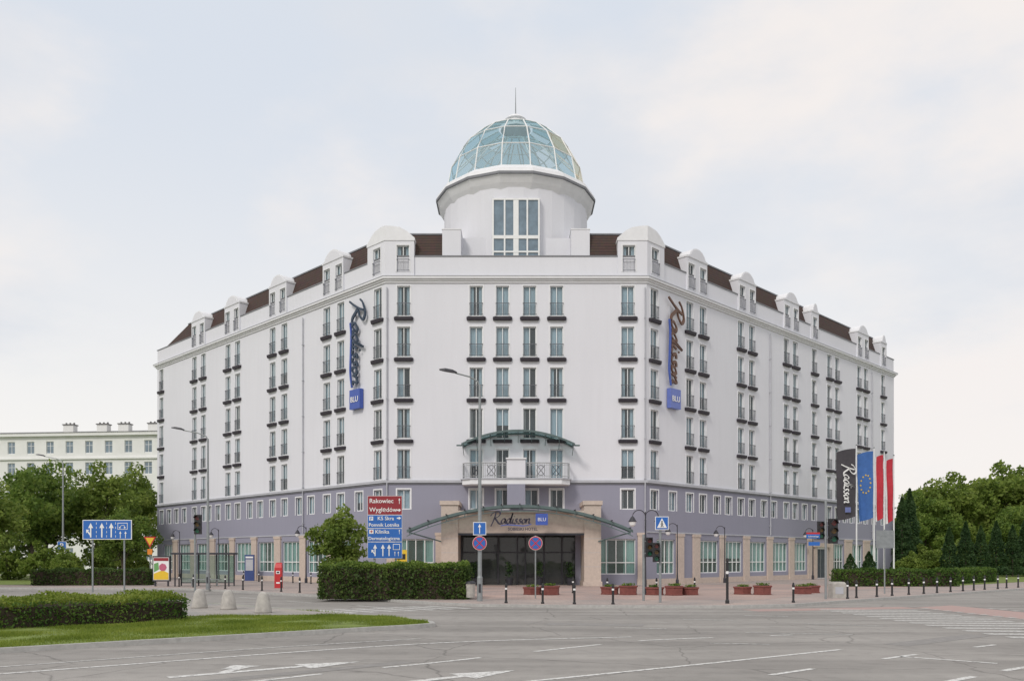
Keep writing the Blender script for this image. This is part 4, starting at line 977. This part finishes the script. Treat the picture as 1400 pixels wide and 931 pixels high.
c=MB(); c.box(-.13,.13,-.17,-.15,.95,1.15,M_WHITE); c.box(-.08,.08,-.175,-.16,1.0,1.1,M_BLACK); c.obj('display',s); c=MB(); c.box(-.12,.12,-.165,-.15,.3,.4,M_WHITE); c.obj('label_plate',s)
# bus shelter
s=root('bus_shelter',(-21.9,61,.12),'glass bus shelter with dark frame and bench','bus shelter')
c=MB()
for x in (-1.9,-.65,.65,1.9): c.box(x-.04,x+.04,.55,.63,0,2.25,M_DARK)
for x in (-1.9,1.9): c.box(x-.04,x+.04,-.6,-.52,0,2.25,M_DARK)
c.box(-1.9,1.9,.56,.62,.2,.26,M_DARK); c.obj('frame',s)
c=MB(); c.box(-2.1,2.1,-.85,.8,2.25,2.38,M_DARK); c.obj('roof',s)
c=MB(); c.face([(-1.86,.59,.26),(1.86,.59,.26),(1.86,.59,2.2),(-1.86,.59,2.2)],M_GLASSG); c.face([(1.9,-.5,.3),(1.9,.55,.3),(1.9,.55,2.2),(1.9,-.5,2.2)],M_GLASSG); c.obj('glass',s)
c=MB(); c.box(-1.2,1.0,.1,.45,.45,.5,M_STEEL); 
for x in (-1,.8): c.box(x-.03,x+.03,.2,.3,0,.45,M_STEEL)
c.obj('bench',s)
s=root('advertising_board',(-24.8,60.6,.12),'poster board with yellow, pink and green advert','advertising board'); c=MB(); c.box(-.62,.62,-.1,.1,.35,2.15,M_DARK); c.box(-.5,-.4,-.05,.05,0,.35,M_DARK); c.box(.4,.5,-.05,.05,0,.35,M_DARK); c.obj('frame',s)
c=MB(); c.box(-.55,.55,-.115,-.1,.45,2.05,M_WHITE); c.extr([(-.52,.48),(.52,.48),(.52,.95),(.1,1.15),(-.52,.9)],-.125,-.116,M_YEL); c.disc(.12,1.35,.28,-.13,7,mat('pink_print',(.5,.12,.2),.5),-.118); c.extr([(-.5,1.0),(-.15,1.2),(-.2,1.7),(-.5,1.6)],-.124,-.116,mat('green_print',(.15,.35,.12),.5)); c.box(-.52,.52,-.128,-.117,1.8,2.02,M_MAROON); c.obj('poster',s)
s=root('information_totem',(-23.3,76,.12),'dark blue information board standing by hotel wall','information board'); c=MB(); c.box(-.42,.42,-.08,.08,0,2.3,mat('totem_blue',(.04,.07,.22),.5)); c.obj('body',s); c=MB(); c.box(-.33,.33,-.1,-.08,.9,1.9,M_TRIMG); c.box(-.33,.33,-.1,-.08,2.0,2.15,M_WHITE); c.obj('poster',s)
s=root('yellow_signboard',(-8.1,62.3,.12),'yellow signboard on the hotel frontage','sign'); c=MB(); c.box(-.45,.45,-.05,.05,.4,2.6,M_YEL); c.obj('panel',s); c=MB(); c.box(-.35,.35,-.06,-.05,1.9,2.3,M_BLACK); c.box(-.35,.35,-.06,-.05,.8,1.6,M_BLUE2); c.obj('print',s)
# flags
mD=mat('charcoal_cloth',(.06,.055,.065),.8); mE=mat('blue_cloth',(.05,.14,.40),.8); mR=mat('red_cloth',(.48,.03,.05),.8); mW=mat('white_cloth',(.75,.75,.76),.8)
def flagpole(x,y,h,w,fh,kind,label):
    r=root('flagpole',(x,y,.12),label,'flag','flagpoles beside the hotel'); c=MB(); c.tube([(0,0,0),(0,0,h*.5),(0,0,h)],.08,10,M_TRIM,.045); c.revolve([(.02,h),(.09,h+.06),(.02,h+.14)],8,M_STEEL); c.obj('pole',r)
    nx,nz=14,18; c=MB(); top=h-.25
    def P(i,j):
        u=i/nx; v=j/nz; return Vector((-.08-w*u*(1-.1*v), .2*math.sin(u*7+v*2.2+x)*(u**.7)*(.4+.8*v)+.05*math.sin(v*9), top-fh*v-.15*math.sin(u*3)*v-.35*u*u))
    for i in range(nx):
        for j in range(nz):
            m={'d':mD,'e':mE}.get(kind) or (mR if i<nx*.68 else mW)
            c.face([P(i,j),P(i+1,j),P(i+1,j+1),P(i,j+1)],m)
    if kind=='e':
        for k in range(12):
            a=k*math.pi/6; uc=.5+.3*math.cos(a); vc=.47+.13*math.sin(a); cen=P(uc*nx,vc*nz)+Vector((0,-.04,0))
            c.face([cen+Vector((math.cos(R(90+36*q))*(.11 if q%2==0 else .045),0,math.sin(R(90+36*q))*(.11 if q%2==0 else .045))) for q in range(10)],M_YEL)
    f=c.obj('cloth',r)
    if kind=='d':
        s_=script_mb(.44,M_WHITE,None,.28,.02); s_.obj('lettering',r,T(-1.25,-.32,top-1.5)@RY(90))
        c=MB(); c.box(-1.15,-.65,-.33,-.31,top-5.75,top-5.3,mat('cloth_blue_box',(.15,.18,.4),.7)); c.obj('emblem',r)
flagpole(31.0,77,12.1,1.75,6.1,'d','charcoal vertical banner with white script on pole')
flagpole(32.7,77.3,11.9,1.45,6.0,'e','blue flag with ring of yellow stars on pole')
flagpole(33.75,77.6,11.6,.85,5.7,'p','red and white flag hanging on pole')
flagpole(34.8,78,11.3,.8,5.6,'p','red and white flag hanging on pole')
# ------------------------------------------------------------------ world / light / camera
EL,AZ=R(38),R(-28)
w=bpy.data.worlds.new('World'); SC.world=w; w.use_nodes=True; nt=w.node_tree; N=nt.nodes; L=nt.links
bg=N['Background']; bg.inputs['Strength'].default_value=.112
sky=N.new('ShaderNodeTexSky'); sky.sky_type='NISHITA'; sky.sun_disc=False; sky.sun_elevation=EL
tc=N.new('ShaderNodeTexCoord')
def noi(scale,det,sc,off):
    mp=N.new('ShaderNodeMapping'); mp.inputs['Scale'].default_value=sc; mp.inputs['Location'].default_value=off; L.new(tc.outputs['Generated'],mp.inputs['Vector'])
    n=N.new('ShaderNodeTexNoise'); n.inputs['Scale'].default_value=scale; n.inputs['Detail'].default_value=det; n.inputs['Roughness'].default_value=.55; L.new(mp.outputs[0],n.inputs['Vector']); return n.outputs['Fac']
def rmp(f,a,b):
    r=N.new('ShaderNodeMapRange'); r.interpolation_type='SMOOTHSTEP'; r.inputs['From Min'].default_value=a; r.inputs['From Max'].default_value=b; L.new(f,r.inputs['Value']); return r.outputs[0]
sep=N.new('ShaderNodeSeparateXYZ'); L.new(tc.outputs['Generated'],sep.inputs[0])
high=rmp(sep.outputs['Z'],.05,.5)
base=mixrgb(nt,(8.6,8.35,8.05),(6.5,6.95,7.65),high)
c1=mixrgb(nt,base,(8.45,8.0,7.75),rmp(noi(1.7,7,(1,1,1.8),(3.1,0,.4)),.41,.58))
c2=mixrgb(nt,c1,(6.8,7.05,7.5),rmp(noi(2.4,7,(1,1,2.4),(7.3,2,1.4)),.48,.70))
fin=mixrgb(nt,c2,sky.outputs['Color'],.05)
L.new(fin,bg.inputs['Color'])
sl=bpy.data.lights.new('sun','SUN'); sl.energy=1.5; sl.angle=R(12); sl.color=(1,.94,.86); so=bpy.data.objects.new('sun',sl); COL.objects.link(so)
d=Vector((math.sin(AZ)*math.cos(EL),-math.cos(AZ)*math.cos(EL),math.sin(EL))); so.rotation_euler=d.to_track_quat('Z','Y').to_euler(); so.location=(0,0,60)
sky.sun_rotation=math.atan2(d.x,d.y)
cam=bpy.data.cameras.new('camera'); cam.lens=36*1170/1400; cam.sensor_width=36; cam.shift_y=.2125; cam.clip_end=5000; cam.clip_start=.1
co=bpy.data.objects.new('camera',cam); COL.objects.link(co); co.location=(0,0,2.1); co.rotation_euler=(R(90),0,0); SC.camera=co
SC.view_settings.view_transform='Standard'; SC.view_settings.look='None'; SC.view_settings.exposure=0
